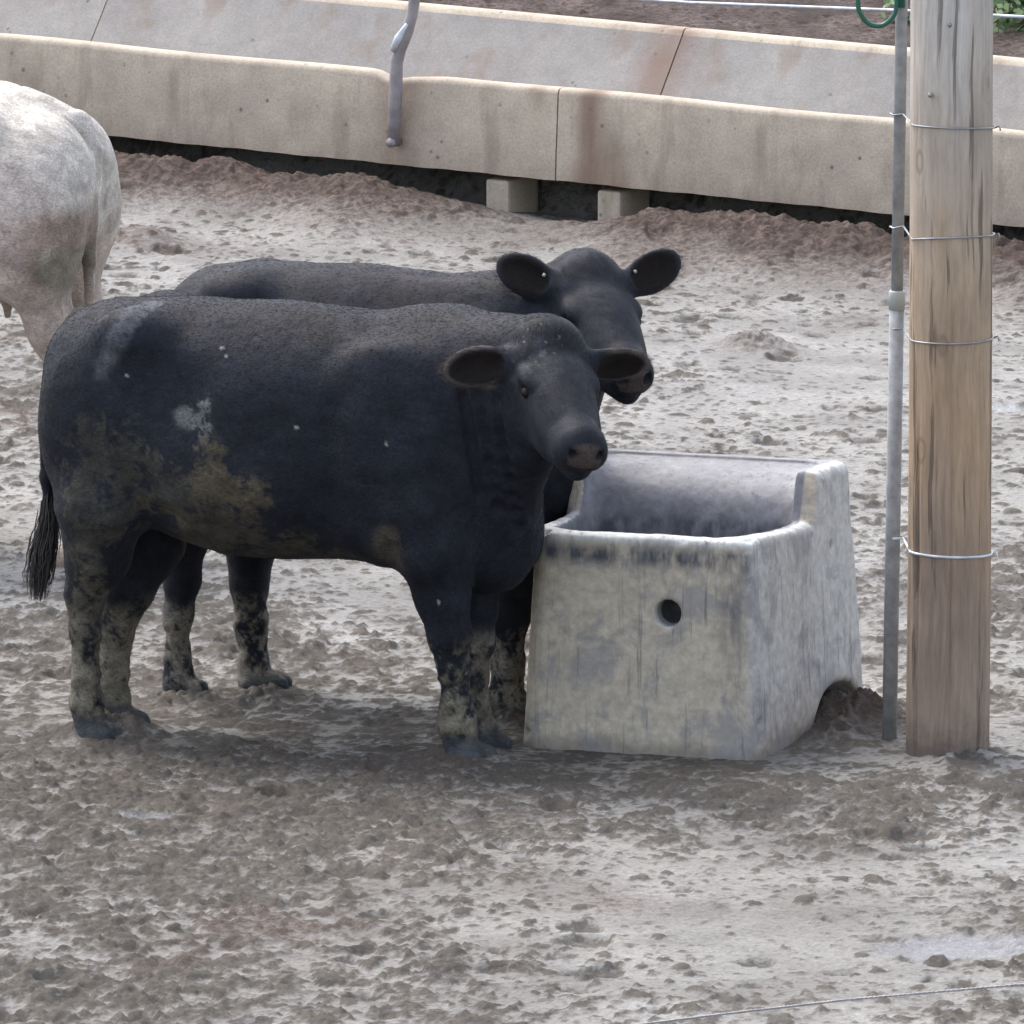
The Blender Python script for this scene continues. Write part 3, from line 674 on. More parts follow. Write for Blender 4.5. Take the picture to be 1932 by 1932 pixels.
def build_cattle(name, label, cat, origin, yaw, tab, lo, hi, res, fn_build, fn_paint, mat, group=None, lump=True):
    root = empty(name, tuple(origin), yaw); tag(root, label, cat, group)
    S = SDF(lo, hi, res); S.op(torso_prim(tab), .01); fn_build(S)
    me = S.mesh('body'); n = len(me.vertices); co = np.empty(n * 3, np.float32); me.vertices.foreach_get('co', co); co = co.reshape(-1, 3); nm = vnormals(me)
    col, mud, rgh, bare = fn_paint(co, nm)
    d = .013 * fb3(co * 5, 2, 3) + .005 * fb3(co * np.array([14, 14, 6], np.float32), 3, 16) + .0022 * fb3(co * 22, 3, 6) + mud * np.maximum(0, fb3(co * 32, 3, 7) + .1) * .022
    co2 = co + nm * d[:, None]; me.vertices.foreach_set('co', co2.ravel()); me.update()
    set_col(me, 'col', col); set_f(me, 'rgh', rgh)
    o = link('body', me, mat, root)
    return root, me, co2, vnormals(me), col, mud, bare
def add_hair(root, me, co, nm, paint, bare, flow, count, length, rad, mat, seed=1, frames=None):
    rg = np.random.default_rng(seed)
    F = np.empty(len(me.loops), np.int32); me.loops.foreach_get('vertex_index', F)
    q = F.reshape(-1, 4); a, b, c = co[q[:, 0]], co[q[:, 1]], co[q[:, 2]]; d = co[q[:, 3]]
    ar = np.linalg.norm(np.cross(c - a, d - b), axis=1); keep = 1 - bare[q[:, 0]]; pr = ar * keep; pr /= pr.sum()
    fi = rg.choice(len(q), count, p=pr); u, v_ = rg.random((2, count, 1))
    P = (a[fi] * (1 - u) + b[fi] * u) * (1 - v_) + (d[fi] * (1 - u) + c[fi] * u) * v_
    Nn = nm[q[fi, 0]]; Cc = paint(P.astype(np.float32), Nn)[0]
    fl, lm = flow(P, Nn); fl = fl + .7 * np.stack([fb3(P * 5, 2, 30 + i) for i in range(3)], 1) + .07 * rg.normal(size=P.shape)
    fl -= Nn * (fl * Nn).sum(1, keepdims=True); fl /= np.linalg.norm(fl, axis=1, keepdims=True) + 1e-6
    L = length * (.6 + .8 * rg.random((count, 1))) * lm[:, None]; lift = .07 + .12 * rg.random((count, 1))
    p1 = P - Nn * .002; p2 = P + (fl * (1 - lift) + Nn * lift) * L * .5; p3 = p2 + (fl * .96 + Nn * (lift - .16)) * L * .5
    pts = np.stack([p1, p2, p3], 1).astype(np.float32)
    hc = bpy.data.hair_curves.new('hair'); hc.add_curves([3] * count); hc.points.foreach_set('position', pts.ravel())
    ra = hc.attributes.new('radius', 'FLOAT', 'POINT'); ra.data.foreach_set('value', np.tile(np.array([rad, rad * .8, rad * .15], np.float32), count))
    ca = hc.attributes.new('col', 'FLOAT_COLOR', 'CURVE'); cc = np.ones((count, 4), np.float32); cc[:, :3] = Cc * (.82 + .36 * rg.random((count, 1))); ca.data.foreach_set('color', cc.ravel())
    o = bpy.data.objects.new('hair', hc); C.objects.link(o); hc.materials.append(mat); o.parent = root
    return o
def local_fn(origin, yaw):
    c_, s_n = math.cos(yaw), math.sin(yaw); fx = np.array([c_, s_n, 0]); ly = np.array([-s_n, c_, 0]); O = np.array(origin)
    def pt(px, py, yl):          # picture point on the plane y_local = yl, in local coordinates
        w = on_plane(px, py, O + ly * yl, ly) - O; return np.array([w.dot(fx), yl, w[2]])
    def toL(v): v = np.array(v, float); return np.array([v.dot(fx), v.dot(ly), v[2]])
    def ploc(w): return toL(np.array(w) - O)
    return pt, toL, ploc

class Head:
    """cattle head in its own frame: origin at the poll, x to the muzzle, y to the animal's left, z out of the forehead"""
    def __init__(s, o, F, U, sc=1.0):
        s.ears = []; s.o = np.array(o, float); s.A = frame(F, U); s.sc = sc
    def p(s, x, y, z): return s.o + s.A @ np.array([x, y, z]) * s.sc
    def v(s, x, y, z): return s.A @ np.array([x, y, z], float)
    def inv(s, co): return ((co - s.o) @ s.A) / s.sc
    def build(s, S, earL, earR, jaw=0.0):
        k = s.sc; E = lambda c, r, kk=.03: S.op(ell(s.p(*c), np.array(r) * k, s.A), kk)
        Cn = lambda a, b, ra, rb, kk=.03: S.op(cone(s.p(*a), s.p(*b), ra * k, rb * k), kk)
        E((.015, 0, -.072), (.10, .090, .088), .05)
        E((.115, 0, -.095), (.14, .106, .085), .04)
        E((.20, 0, -.10), (.13, .082, .075), .04)
        Cn((.15, 0, -.088), (.38, 0, -.082), .080, .056, .04)
        for sg in (-1, 1):
            E((.115, sg * .045, -.17), (.10, .045, .075), .04)
            Cn((.13, sg * .035, -.195), (.36, sg * .022, -.125), .050, .038, .045)
            E((.26, sg * .036, -.115), (.09, .032, .055), .05)
            E((.145, sg * .090, -.058), (.045, .022, .018), .02)          # brow
            E((.25, sg * .062, -.10), (.09, .02, .02), .03)
        E((.394, 0, -.082), (.050, .060, .050), .05)
        E((.410, 0, -.090), (.040, .058, .034), .03)
        E((.395, 0, -.140), (.052, .040, .026), .014)
        for sg in (-1, 1):
            S.cut(ell(s.p(.175, sg * .110, -.080), np.array((.026, .018, .017)) * k, s.A), .012)
            S.cut(ell(s.p(.452, sg * .037, -.068), np.array((.032, .014, .015)) * k, s.A), .004)
            S.cut(cone(s.p(.45, sg * .02, -.124), s.p(.36, sg * .066, -.118), .0055 * k, .003 * k), .006)
        for sg, E_ in ((1, earL), (-1, earR)):
            if E_ is not None: s.ears.append((s.p(.052, sg * .085, -.068), frame(E_[0], E_[1]), E_[2], E_[3])); ear(S, s.p(.052, sg * .085, -.068), E_[0], E_[1], *E_[2:])
    def ear_masks(s, co):
        rim = np.zeros(len(co)); cup = np.zeros(len(co))
        for b, A, L, w in s.ears:
            q = (co - b) @ A; rr = np.sqrt(((q[:, 0] - L * .56) / (L * .5)) ** 2 + (q[:, 1] / w) ** 2); near = (np.abs(q[:, 2]) < .05) & (rr < 1.35) & (q[:, 0] > .045)
            rim = np.maximum(rim, near * sst(.78, .95, rr) * sst(.05, .085, q[:, 0]) * sst(1.3, 1.08, rr) * sst(.05, .03, np.abs(q[:, 2]))); cup = np.maximum(cup, near * sst(.9, .75, rr) * sst(-.012, .0, q[:, 2] + .004))
        return rim, cup
    def eyes(s, root):
        for sg in (-1, 1):
            bmx = bmesh.new(); bmesh.ops.create_uvsphere(bmx, u_segments=20, v_segments=14, radius=.0155 * s.sc); me = bpy.data.meshes.new('eye'); bmx.to_mesh(me); bmx.free()
            o = link('eye', me, mat_eye, root); o.location = s.p(.175, sg * .0915, -.080)
def tuft(root, tail, pts, spread_, n, rad, seed=3, mat=None, lens=(.6, 1.0)):
    rg = random.Random(seed); b = MB(); pts = [Vector(p) for p in pts]; tot = len(pts)
    for i in range(n):
        off = Vector((rg.gauss(0, 1), rg.gauss(0, 1), 0)) ; l = rg.uniform(*lens); path = []; st = rg.uniform(0, .35)
        for j in range(9):
            t_ = (st + (l - st) * j / 8) * (tot - 1); a = min(int(t_), tot - 2); p = pts[a].lerp(pts[a + 1], t_ - a); w = spread_[a] * (1 - (t_ - a)) + spread_[a + 1] * (t_ - a)
            path.append(p + off * w + Vector((rg.gauss(0, .002), rg.gauss(0, .002), 0)))
        b.tube(path, [rad] * 6 + [rad * .8, rad * .6, rad * .3], 4, False)
    return b.build('tail_tuft', mat or mat_tuft, tail)

# ---- near black steer
O1 = (-.606, 29.94, -0.012); Y1 = R(-18); pt1, toL1, pl1 = local_fn(O1, Y1)
tab1 = [(-.695, 1.00, .82, .03), (-.685, 1.06, .76, .09), (-.66, 1.12, .71, .14), (-.605, 1.175, .66, .19), (-.53, 1.208, .63, .225), (-.42, 1.218, .62, .255), (-.25, 1.225, .60, .28), (0, 1.225, .555, .305), (.2, 1.215, .53, .305), (.38, 1.205, .52, .285), (.5, 1.195, .50, .255), (.6, 1.12, .50, .205), (.66, 1.02, .53, .15), (.69, .93, .62, .08)]
hpW = np.array([.107, 29.50, 1.205]); H1 = Head(pl1(hpW), toL1((.24, -.83, -.50)), toL1((.28, -.48, .80)), 1.03)
def steer1(S):
    P = pt1
    # hips, rump, loin
    for y in (-1, 1):
        S.op(ell((-.40, y * .17, 1.135), (.10, .075, .07)), .08)
        S.op(ell((-.60, y * .085, 1.03), (.06, .055, .08)), .08)
        S.op(ell((-.475, y * .145, .86), (.19, .12, .26), frame((1, 0, .1), (0, 0, 1))), .06)      # thigh
        S.op(ell((.40, y * .20, .90), (.17, .085, .26), frame((1, 0, .35), (0, 0, 1))), .08)        # shoulder
        S.op(ell((.35, y * .20, .68), (.13, .075, .13)), .06)
    S.op(ell((-.06, 0, .76), (.40, .312, .235)), .06)                                                 # barrel
    for y in (-1, 1):
        S.cut(ell((-.26, y * .345, 1.02), (.11, .085, .10)), .09); S.cut(ell((.205, y * .365, .80), (.035, .07, .22)), .07); S.cut(ell((-.34, y * .37, .74), (.05, .07, .12)), .07)
        S.op(ell((-.40, y * .19, 1.15), (.055, .045, .04)), .05)
    S.op(ell((.58, 0, .62), (.12, .12, .15)), .06)                                                   # brisket
    S.op(ell(P(925, 1060, -.02), (.085, .085, .075)), .05)
    S.op(ell((.42, 0, 1.14), (.16, .10, .08)), .06)                                                  # withers
    # hind legs
    nr = [(*P(190, 965, -.17), .125), (*P(185, 1050, -.16), .080), (*P(162, 1120, -.15), .055), (*P(160, 1190, -.15), .040), (*P(163, 1280, -.15), .035), (*P(164, 1325, -.15), .044), (*P(168, 1358, -.15), .040), (*P(176, 1384, -.15), .042)]
    leg(S, nr[:3], .05); leg(S, nr[2:], .022); hoof(S, (*P(176, 1392, -.15)[:2], 0), (1, -.25, 0), 1.2)
    fr = [(*P(262, 960, .12), .13), (*P(278, 1020, .10), .095), (*P(240, 1110, .08), .076), (*P(218, 1180, .07), .052), (*P(213, 1270, .06), .038), (*P(212, 1325, .06), .044), (*P(217, 1358, .06), .040), (*P(224, 1382, .06), .042)]
    leg(S, fr[:3], .05); leg(S, fr[2:], .022); hoof(S, (*P(224, 1392, .06)[:2], 0), (1, -.3, 0), 1.2)
    # flank fold
    S.op(cone(P(330, 930, -.20), P(430, 1010, -.18), .045, .04), .06)
    S.cut(ell(P(305, 985, -.29), (.045, .06, .045)), .03)
    # fore legs
    nf = [(*P(800, 960, -.20), .105), (*P(818, 1040, -.19), .092), (*P(834, 1120, -.17), .068), (*P(848, 1195, -.16), .056), (*P(856, 1260, -.15), .042), (*P(860, 1325, -.15), .041), (*P(864, 1365, -.15), .050), (*P(870, 1405, -.15), .046)]
    leg(S, nf[:4], .045); leg(S, nf[3:], .025); hoof(S, (*P(874, 1434, -.15)[:2], 0), (1, -.35, 0), 1.3)
    ff = [(*P(900, 990, .12), .095), (*P(898, 1080, .10), .072), (*P(897, 1150, .06), .058), (*P(898, 1205, .05), .048), (*P(895, 1280, .05), .036), (*P(897, 1335, .05), .039), (*P(902, 1370, .05), .044), (*P(908, 1395, .05), .042)]
    leg(S, ff[:3], .04); leg(S, ff[2:], .022); hoof(S, (*P(908, 1408, .05)[:2], 0), (1, -.5, 0), 1.15)
    # neck
    hb = H1.p(.03, 0, -.12)
    S.op(cone((.47, 0, .98), hb * .55 + np.array([.47, 0, .98]) * .45, .215, .165), .09)
    S.op(cone((.50, 0, 1.02), hb, .15, .115), .08)
    S.op(cone((.52, -.02, .78), H1.p(.10, 0, -.20), .17, .085), .09)
    S.op(cone((.46, 0, 1.11), H1.p(-.005, 0, -.08), .095, .085), .07)
    S.op(cone((.60, -.03, .64), H1.p(.17, 0, -.23), .095, .035), .08)       # dewlap
    H1.build(S, (H1.v(-.10, .98, .02), toL1((.55, -.45, -.35)), .19, .05, .02), (toL1((-.97, .0, -.17)), toL1((-.05, -.95, .05)), .195, .055, .021))
    # neck folds
    for (a, b_, r_) in ((((874, 740)), ((905, 935)), .009), (((905, 735)), ((940, 960)), .013), (((938, 760)), ((978, 1000)), .013)):
        pa = pt1(a[0], a[1], -.30); pb_ = pt1(b_[0], b_[1], -.26)
        # march the groove onto the surface: carve a slim wall along the line of sight depth
        for t_ in np.linspace(0, 1, 9):
            q = pa * (1 - t_) + pb_ * t_
            vd = toL1(ray(966, 900)); vd /= np.linalg.norm(vd)
            # find surface depth along vd
            best = None
            for s_l in np.arange(-.35, .45, .006):
                w = q + vd * s_l; ix = np.round((w - S.lo) / S.res).astype(int)
                if (ix >= 0).all() and (ix < S.n).all() and S.a[ix[0], ix[1], ix[2]] < 0: best = w; break
            if best is not None: S.cut(ell(best, (r_ * .7, r_, .018), frame(pb_ - pa, -vd)[:, [2, 1, 0]]), .022)
    # tail
    tl = [(*P(150, 600, 0), .026), (*P(112, 655, .0), .022), (*P(95, 740, .0), .019), (*P(88, 820, .01), .017), (*P(88, 900, .02), .016), (*P(92, 945, .02), .013)]
    leg(S, tl, .015)
def blobs(P, lst, co, near_y=-.05):
    out = []
    for (px, py, rx, ry, ang) in lst:
        c = P(px, py, -.26); dx = (co[:, 0] - c[0]) * 690; dz = -(co[:, 2] - c[2]) * 690; ca, sa = math.cos(R(ang)), math.sin(R(ang))
        u = dx * ca + dz * sa; w = -dx * sa + dz * ca
        out.append(np.exp(-((u / rx) ** 2 + (w / ry) ** 2)) * (co[:, 1] < near_y))
    return out
def black_coat(co, nm, H, P, specs, leglo, seed=0, legcol=(.20, .175, .13), rimw=.8):
    n = len(co); base = np.array([.0145, .0165, .023]); col = np.tile(base, (n, 1)).astype(np.float64)
    sp_ = fb3(co * 34, 5, 21 + seed, .85); sp2 = fb3(co * 11, 4, 27 + seed, .65)
    pat = fb3(co * 4, 3, 11 + seed); col *= (1 + .5 * pat)[:, None]
    brown = sst(.5, 1.1, nm[:, 2] + .8 * sp2) * sst(.8, 1.15, co[:, 2]) * .45 * sst(.0, -.15, H.inv(co)[:, 0]); col = col * (1 - brown[:, None]) + np.array([.021, .017, .0195]) * brown[:, None]
    mud = np.zeros(n)
    for (lst, colr, st, thr, lumpy) in specs:
        w = np.clip(sum(blobs(P, lst, co)), 0, 1); m = np.clip(sst(.04, .6, w) * st * sst(thr + .06, thr + .24, sp_ + .9 * sp2 + w * .32), 0, 1) * (.75 + 1.6 * sp_).clip(.3, 1.3); m = m.clip(0, 1)
        col = col * (1 - m[:, None]) + np.array(colr) * m[:, None]; mud = np.maximum(mud, m * lumpy)
    # muddy lower legs
    z = co[:, 2] + .10 * fb3(co * 7, 3, 33 + seed); m = sst(leglo[1] + .05, leglo[1] - .05, z); m2 = m * sst(-.10, .09, sp_ + .8 * sp2 + .05 * m) * .85
    lc = np.array(legcol) * (.95 + 1.6 * sp2 + 1.8 * sp_).clip(.25, 1.8)[:, None]; col = col * (1 - m2[:, None]) + lc * m2[:, None]; mud = np.maximum(mud, m * .75)
    wet = sst(leglo[0] + .02, leglo[0] - .03, z) ; wc = np.array([.045, .052, .06]); col = col * (1 - .85 * wet[:, None]) + wc * .85 * wet[:, None]
    rgh = np.full(n, .60) + .25 * np.clip(mud, 0, 1) - .12 * wet
    h = H.inv(co); bare = np.zeros(n)
    nose = sst(.428, .438, h[:, 0]) * sst(-.104, -.096, h[:, 2]) * sst(.051, .043, np.abs(h[:, 1]) - .3 * (h[:, 2] + .08)); nose *= (h[:, 0] < .6)
    hole = np.exp(-(((h[:, 0] - .45) / .035) ** 2 + ((np.abs(h[:, 1]) - .037) / .013) ** 2 + ((h[:, 2] + .068) / .013) ** 2))
    nc = np.array([.05, .038, .035]) * (1 + .5 * sp_[:, None]); nc = nc * (1 - .95 * hole.clip(0, 1)[:, None]); col = col * (1 - nose[:, None]) + nc * nose[:, None]
    rgh = rgh * (1 - nose) + .3 * nose; bare = np.maximum(bare, nose)
    lid_shade = np.exp(-(((h[:, 0] - .175) / .035) ** 2 + ((np.abs(h[:, 1]) - .10) / .03) ** 2 + ((h[:, 2] + .078) / .028) ** 2)); col *= (1 - .75 * lid_shade)[:, None]; bare = np.maximum(bare, sst(.4, .7, lid_shade))  # dark eyelids, with brow shade put into the colour around the eyes
    rim, cup = H.ear_masks(co); cup = cup[:, None]; col = col * (1 - cup) + np.array([.011, .008, .0075]) * cup
    rim = (rim * rimw * sst(-.3, .1, sp2 + .1))[:, None]; col = col * (1 - rim) + np.array([.105, .086, .078]) * rim  # ear-edge hair paler, the backlit rim put into its colour
    return col, mud, rgh, bare, h, sp_
def ear_zone(h): return (np.abs(h[:, 1]) > .115) & (h[:, 0] < .17) & (h[:, 0] > -.12) & (np.abs(h[:, 1]) < .32) & (np.abs(h[:, 2] + .07) < .12)
def paint1(co, nm):
    specs = [
        ([(225, 625, 22, 95, 28)], (.11, .115, .13), .75, -.12, .0),
        ([(388, 800, 20, 60, 0), (350, 785, 22, 18, 0)], (.16, .17, .17), .8, .0, .2),
        ([(405, 895, 34, 50, 20), (475, 930, 60, 36, 10), (395, 850, 30, 40, 0)], (.10, .08, .05), .8, .02, .5),
        ([(205, 900, 95, 120, 0), (300, 930, 90, 80, 30), (150, 1080, 45, 160, 0)], (.058, .054, .042), .75, .07, .5),
        ([(470, 1030, 180, 38, 4), (420, 990, 60, 50, 0), (740, 1030, 30, 40, 0), (330, 1000, 90, 30, 40)], (.07, .06, .042), .8, .02, .5),
        ([(155, 1180, 40, 130, 0)], (.10, .09, .07), .8, .0, .5),
    ]
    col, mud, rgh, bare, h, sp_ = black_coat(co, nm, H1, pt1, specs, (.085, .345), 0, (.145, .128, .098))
    nearm = (co[:, 1] < .0)
    # dried dust on the near temple and crumbs on the poll
    w = np.exp(-(((h[:, 0] - .10) / .05) ** 2 + ((h[:, 1] + .075) / .03) ** 2)) * (h[:, 2] > -.14); m = w * sst(-.05, .2, sp_); col = col * (1 - .6 * m[:, None]) + np.array([.17, .18, .19]) * .6 * m[:, None]
    w = np.exp(-(((h[:, 0] - .045) / .05) ** 2 + ((h[:, 1] + .05) / .05) ** 2)) * (h[:, 2] > -.1); m = w * sst(.24, .34, fb3(co * 130, 2, 77)); col = col * (1 - m[:, None]) + np.array([.36, .35, .31]) * m[:, None]
    # few pale specks on the flank
    m = sst(.385, .42, fb3(co * 42, 1, 88)) * (co[:, 2] > .5) * .0; col = col * (1 - m[:, None])
    for px, py in ((403, 662), (415, 676), (565, 805), (735, 835), (230, 712), (820, 1140)):
        c = pt1(px, py, -.28); dd = ((co[:, 0] - c[0]) ** 2 + (co[:, 2] - c[2]) ** 2) / .008 ** 2; m = np.exp(-dd * 1.8) * nearm; m = sst(.35, .8, m + 1.2 * sp_) * .7 * (m > .08); col = col * (1 - m[:, None]) + np.array([.42, .4, .34]) * m[:, None]
    return col, mud, rgh, bare
root1, me1, co1, nm1, col1, mud1, bare1 = build_cattle('black_steer', 'near black steer with muddy flank and legs, head turned to us beside the trough', 'steer', O1, Y1, tab1,
    (-.86, -.55, -.03), (1.12, .48, 1.42), .0068, steer1, paint1, mat_black, 'black cattle at the trough')
H1.eyes(root1)
def flow_for(H, toL, legz=.5):
    def f(P, Nn):
        rim, cup = H.ear_masks(P)
        n = len(P); d = np.tile(np.array([-.8, 0, -.75]), (n, 1)); h = H.inv(P); hd = (h[:, 0] > -.02) & (h[:, 0] < .6) & (np.abs(h[:, 1]) < .3) & (h[:, 2] > -.28) & (h[:, 2] < .1)
        d[P[:, 2] < legz] = (0, 0, -1)
        d[hd] = H.A[:, 0] * .6 + H.A[:, 2] * .0
        L = np.ones(n); L[P[:, 2] < .3] = .9
        ez = ear_zone(h); hv = P - H.p(.052, 0, -.068); d[ez] = (hv / (np.linalg.norm(hv, axis=1, keepdims=True) + 1e-6))[ez]; L[ez] = 1.2; L = L + 1.6 * rim
        poll = np.exp(-((h[:, 0] - .0) / .05) ** 2 - (h[:, 1] / .08) ** 2) * hd; crest = np.exp(-(h[:, 1] / .1) ** 2) * (h[:, 0] < .02) * (h[:, 0] > -.35) * (Nn[:, 2] > .3); L = L * (1 + 2.4 * poll + .3 * crest)
        return d, L
    return f
HAIRN = 170000
add_hair(root1, me1, co1, nm1, paint1, bare1, flow_for(H1, toL1), HAIRN, .011, .00022, mat_hair, 1)
tail = [c for c in root1.children][0]
tl = empty('tail', (0, 0, 0)); tl.parent = root1
tuft(root1, tl, [pt1(90, 925, .02), pt1(92, 975, .02), pt1(84, 1030, .02), pt1(76, 1080, .02), pt1(70, 1135, .02)], [.006, .011, .015, .016, .012], 460, .0017, mat=mat_tuft)

# ---- rear black steer
O2 = (-.40, 30.60, 0.0); Y2 = R(-17); pt2, toL2, pl2 = local_fn(O2, Y2)
k2 = .995
def sc_tab(tab, sx, sz, sw): return [(a * sx, b * sz, c * sz, d * sw) for a, b, c, d in tab]
tab2 = sc_tab(tab1, .86, k2, .92)
hp2 = pt2(1112, 490, -.05); H2 = Head(hp2, toL2((.30, -.82, -.49)), toL2((.18, -.45, .87)), 1.03)
def steer2(S):
    P = pt2
    for y in (-1, 1):
        S.op(ell((-.34, y * .15, 1.13), (.09, .07, .065)), .08)
        S.op(ell((-.50, y * .08, 1.03), (.06, .05, .08)), .08)
        S.op(ell((-.42, y * .13, .86), (.16, .11, .25)), .06)
        S.op(ell((.36, y * .18, .84), (.15, .08, .24), frame((1, 0, .35), (0, 0, 1))), .08)
    S.op(ell((-.03, 0, .74), (.36, .28, .22)), .06)
    S.op(ell((.50, 0, .62), (.13, .12, .17)), .06)
    S.op(ell((.38, 0, 1.12), (.15, .09, .08)), .06)
    l1 = [(*P(350, 900, -.14), .12), (*P(345, 1010, -.14), .070), (*P(344, 1090, -.13), .046), (*P(337, 1160, -.13), .034), (*P(336, 1240, -.13), .029), (*P(337, 1285, -.13), .037), (*P(339, 1312, -.13), .036)]
    leg(S, l1, .045); hoof(S, (*P(343, 1330, -.13)[:2], 0), (1, 0, 0), 1.0)
    l2 = [(*P(470, 900, .12), .13), (*P(472, 1040, .10), .062), (*P(470, 1100, .08), .048), (*P(474, 1180, .06), .037), (*P(481, 1250, .05), .033), (*P(483, 1295, .05), .037), (*P(488, 1315, .05), .036)]
    leg(S, l2, .045); hoof(S, (*P(500, 1325, .05)[:2], 0), (1, 0, 0), 1.0)
    l3 = [(*P(960, 1000, -.12), .095), (*P(968, 1090, -.12), .060), (*P(962, 1160, -.12), .050), (*P(958, 1250, -.12), .038), (*P(955, 1320, -.12), .042), (*P(957, 1350, -.12), .040)]
    leg(S, l3, .045); hoof(S, (*P(962, 1366, -.12)[:2], 0), (1, 0, 0), 1.0)
    l4 = [(*P(1020, 900, .08), .10), (*P(1026, 1000, .08), .072), (*P(1040, 1080, .08), .058), (*P(1040, 1160, .08), .048), (*P(1040, 1240, .08), .040), (*P(1040, 1300, .08), .045)]
    leg(S, l4, .045); q = P(1042, 1330, .08); hoof(S, (q[0], q[1], 0), (1, 0, 0), 1.0)
    S.op(cone(np.array([q[0], q[1], .06]), P(1040, 1300, .08), .045, .045), .03)
    hb = H2.p(.03, 0, -.12)
    S.op(cone((.42, 0, .94), hb, .19, .115), .09)
    S.op(cone((.42, 0, 1.09), H2.p(0, 0, -.09), .10, .08), .07)
    S.op(cone((.46, 0, .72), H2.p(.12, 0, -.20), .17, .08), .09)
    H2.build(S, (toL2((.85, .30, .46)), toL2((.1, -.95, .05)), .185, .058, .020), (toL2((-.84, .1, .42)), toL2((.1, -.95, .05)), .185, .056, .020))
    tl2 = [(-.56, 0, 1.08, .026), (-.60, 0, .9, .022), (-.62, 0, .7, .018), (-.62, 0, .55, .014)]
    leg(S, tl2, .015)
def paint2(co, nm):
    specs = [([(700, 530, 180, 14, 4)], (.06, .05, .055), .5, -.1, 0), ([(500, 1040, 60, 40, 0)], (.1, .09, .06), .6, .0, .3)]
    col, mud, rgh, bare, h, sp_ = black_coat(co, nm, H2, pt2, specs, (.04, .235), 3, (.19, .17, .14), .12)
    return col, mud, rgh, bare
root2, me2_, co2, nm2, col2, mud2, bare2 = build_cattle('black_steer', 'black steer standing behind, only its back, face and legs showing past the near one', 'steer', O2, Y2, tab2,
    (-.78, -.50, -.03), (1.10, .42, 1.46), .0072, steer2, paint2, mat_black, 'black cattle at the trough')
H2.eyes(root2)
add_hair(root2, me2_, co2, nm2, paint2, bare2, flow_for(H2, toL2), 85000, .011, .00022, mat_hair, 2)
for sg, m_, cl in ((1, mat_tagw, 'left'), (-1, mat_tagw, 'right')):
    b = MB(); c = H2.p(.03, sg * .128, -.045) + toL2((0, -.022, .02)); b.tube([c, c + toL2((.005 * sg, -.002, .003))], .005, 12); o = b.build('ear_tag', m_, root2)
tl = empty('tail', (0, 0, 0)); tl.parent = root2
tuft(root2, tl, [(-.62, 0, .58), (-.63, 0, .48), (-.63, 0, .38), (-.625, 0, .3)], [.005, .012, .014, .01], 120, .0014)

# ---- cream cow at the left edge
O3 = (-2.04, 33.15, 0.0); Y3 = R(180 - 14); pt3, toL3, pl3 = local_fn(O3, Y3)
# facing -X; the picture sees its left side (local y > 0 is towards the camera)
tab3 = [(-.82, 1.20, 1.02, .05), (-.805, 1.26, .95, .13), (-.76, 1.33, .90, .20), (-.68, 1.38, .93, .25), (-.56, 1.405, .93, .28), (-.40, 1.41, .91, .31), (-.15, 1.40, .84, .35), (.15, 1.40, .66, .36), (.4, 1.41, .55, .34), (.55, 1.40, .56, .30), (.68, 1.32, .58, .24), (.78, 1.15, .66, .14), (.8, 1.05, .8, .06)]
H3 = Head((1.25, 0, 1.35), (.75, 0, -.66), (.66, 0, .75), 1.15)
def cow3(S):
    for y in (-1, 1):
        S.op(ell((-.45, y * .22, 1.33), (.11, .08, .07)), .09)
        S.op(ell((-.75, y * .12, 1.20), (.08, .07, .11)), .09)
        S.op(ell((-.64, y * .18, 1.04), (.205, .145, .25)), .08)
        S.op(ell((.48, y * .22, 1.02), (.19, .11, .32), frame((1, 0, .35), (0, 0, 1))), .08)
        dx = -.03 if y > 0 else -.01
        lg = [(-.665 + dx, y * .20, .88, .10), (-.705 + dx, y * .18, .72, .068), (-.79 + dx, y * .16, .52, .058), (-.80 + dx, y * .16, .36, .045), (-.80 + dx, y * .16, .18, .045), (-.80 + dx, y * .16, .12, .055), (-.78 + dx, y * .16, .06, .05)]
        leg(S, lg, .05); hoof(S, (-.78 + dx, y * .16, 0), (1, 0, 0), 1.2)
        lg = [(.48, y * .2, .80, .13), (.50, y * .18, .62, .09), (.54, y * .17, .40, .066), (.54, y * .17, .2, .048), (.55, y * .17, .12, .055), (.565, y * .17, .06, .05)]
        leg(S, lg, .05); hoof(S, (.57, y * .17, 0), (1, 0, 0), 1.2)
        for xx in (-.49, -.56): S.op(cone((xx, y * .06 + .12, .82), (xx, y * .07 + .12, .735), .015, .012), .015)
    S.op(ell((-.50, .06, .875), (.15, .14, .085)), .05)
    S.op(ell((.1, 0, .92), (.5, .37, .30)), .06)
    S.op(cone((-.77, 0, 1.30), (-.60, 0, 1.38), .035, .03), .05)
    S.op(cone((.55, 0, 1.15), H3.p(.03, 0, -.12), .24, .13), .09); S.op(cone((.6, 0, .9), H3.p(.12, 0, -.2), .2, .09), .09)
    H3.build(S, (np.array([-.2, 1, 0.]), np.array([.8, .3, -.2]), .18, .06, .022), (np.array([-.2, -1, 0.]), np.array([.8, -.3, -.2]), .18, .06, .022))
    S.cut(ell((-.76, .05, 1.24), (.03, .012, .06)), .04)                   # hollow beside the tail head
    leg(S, [(-.77, 0, 1.32, .032), (-.81, 0, 1.23, .028), (-.80, 0, 1.1, .024), (-.80, 0, .9, .020), (-.80, 0, .7, .016), (-.80, 0, .6, .013)], .018)
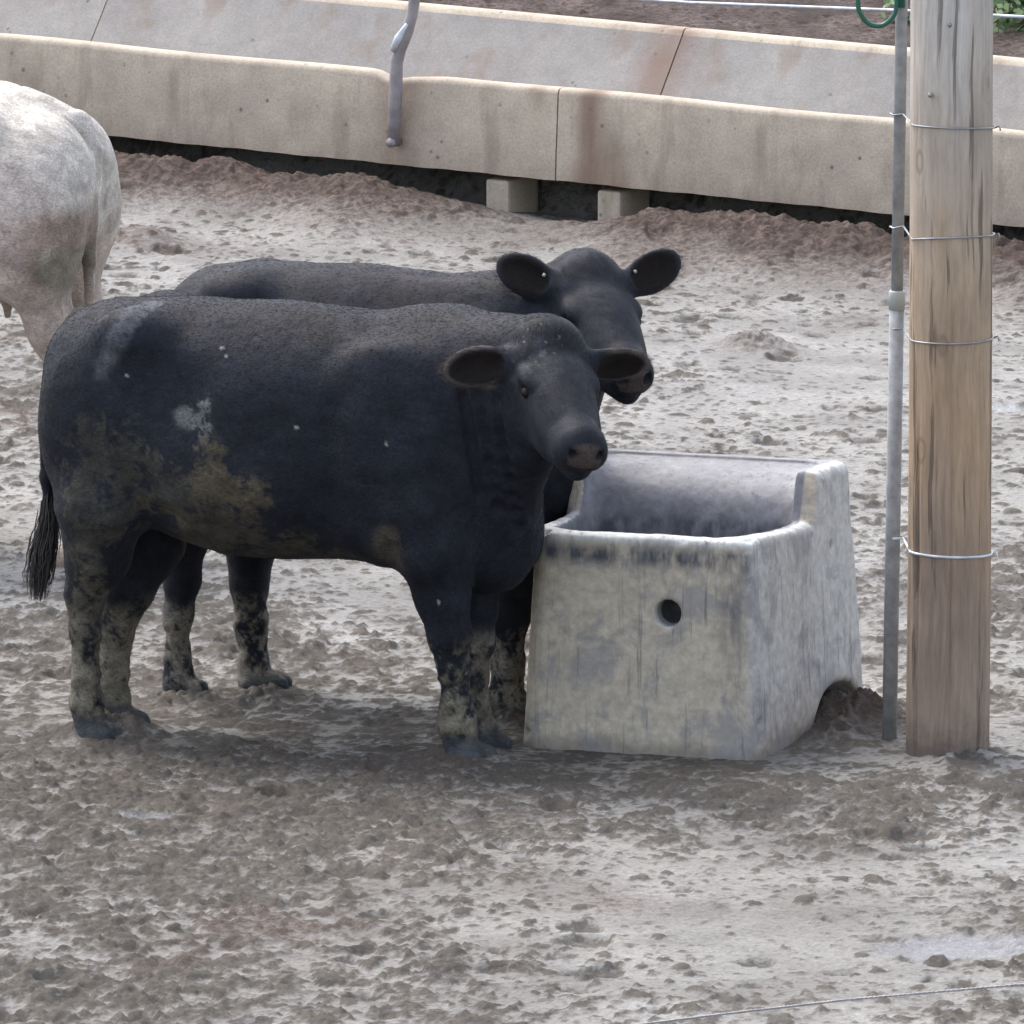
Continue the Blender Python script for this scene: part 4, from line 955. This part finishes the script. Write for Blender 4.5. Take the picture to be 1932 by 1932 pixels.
def paint3(co, nm):
    n = len(co); z = co[:, 2]; sp_ = fb3(co * 28, 5, 41, .8); s2 = fb3(co * 6, 5, 43, .65)
    col = np.tile(np.array([.52, .475, .42]), (n, 1)).astype(np.float64)
    w = sst(1.15, .75, z + .15 * s2)[:, None]; col = col * (1 - w) + np.array([.41, .335, .285]) * w
    w = sst(.62, .5, z + .1 * s2)[:, None]; col = col * (1 - .7 * w) + np.array([.30, .235, .18]) * .7 * w
    def pb3(px, py, rx, ry):
        c = pt3(px, py, .30); return np.exp(-((((co[:, 0] - c[0]) * 625) / rx) ** 2 + (((z - c[2]) * 625) / ry) ** 2)) * (co[:, 1] > 0)
    for (px, py, rx, ry, cc, st, th) in ((105, 480, 60, 60, (.13, .095, .07), .95, -.3), (110, 500, 32, 36, (.22, .21, .15), .8, -.02), (160, 520, 50, 70, (.2, .17, .14), .8, -.25), (190, 410, 25, 40, (.26, .18, .14), .6, -.05), (120, 440, 80, 30, (.3, .22, .17), .5, -.1), (125, 260, 50, 40, (.38, .36, .36), .5, .05), (140, 190, 40, 18, (.38, .36, .34), .5, .05), (195, 280, 22, 45, (.42, .34, .32), .7, -.2), (20, 400, 60, 80, (.45, .35, .32), .4, -.2), (170, 350, 50, 30, (.44, .41, .38), .35, .05)):
        m = np.clip(pb3(px, py, rx, ry) * 2.4, 0, 1); m = m * st * sst(th - .12, th + .10, sp_ * .7 + s2 + .12 * m); col = col * (1 - m[:, None]) + np.array(cc) * m[:, None]
    mud = np.clip(pb3(110, 500, 35, 38), 0, 1) * .6 * sst(-.1, .1, sp_)
    rgh = np.full(n, .6); h = H3.inv(co); bare = sst(.43, .45, h[:, 0]) * (np.abs(h[:, 1]) < .1)
    return col, mud, rgh, bare
root3, me3, co3, nm3, col3, mud3, bare3 = build_cattle('cream_cow', 'cream white cow at the left edge, rump towards us, brown dirt patch on thigh', 'cow', O3, Y3, tab3,
    (-1.0, -.5, -.03), (1.85, .5, 1.62), .0095, cow3, paint3, mat_white)
H3.eyes(root3)
add_hair(root3, me3, co3, nm3, paint3, bare3, flow_for(H3, toL3), 110000, .009, .00025, mat_hairw, 4)
tl = empty('tail', (0, 0, 0)); tl.parent = root3
tuft(root3, tl, [(-.80, 0, .62), (-.80, 0, .5), (-.80, 0, .38), (-.80, 0, .3)], [.006, .014, .016, .01], 120, .0015, mat=mat_hairw)
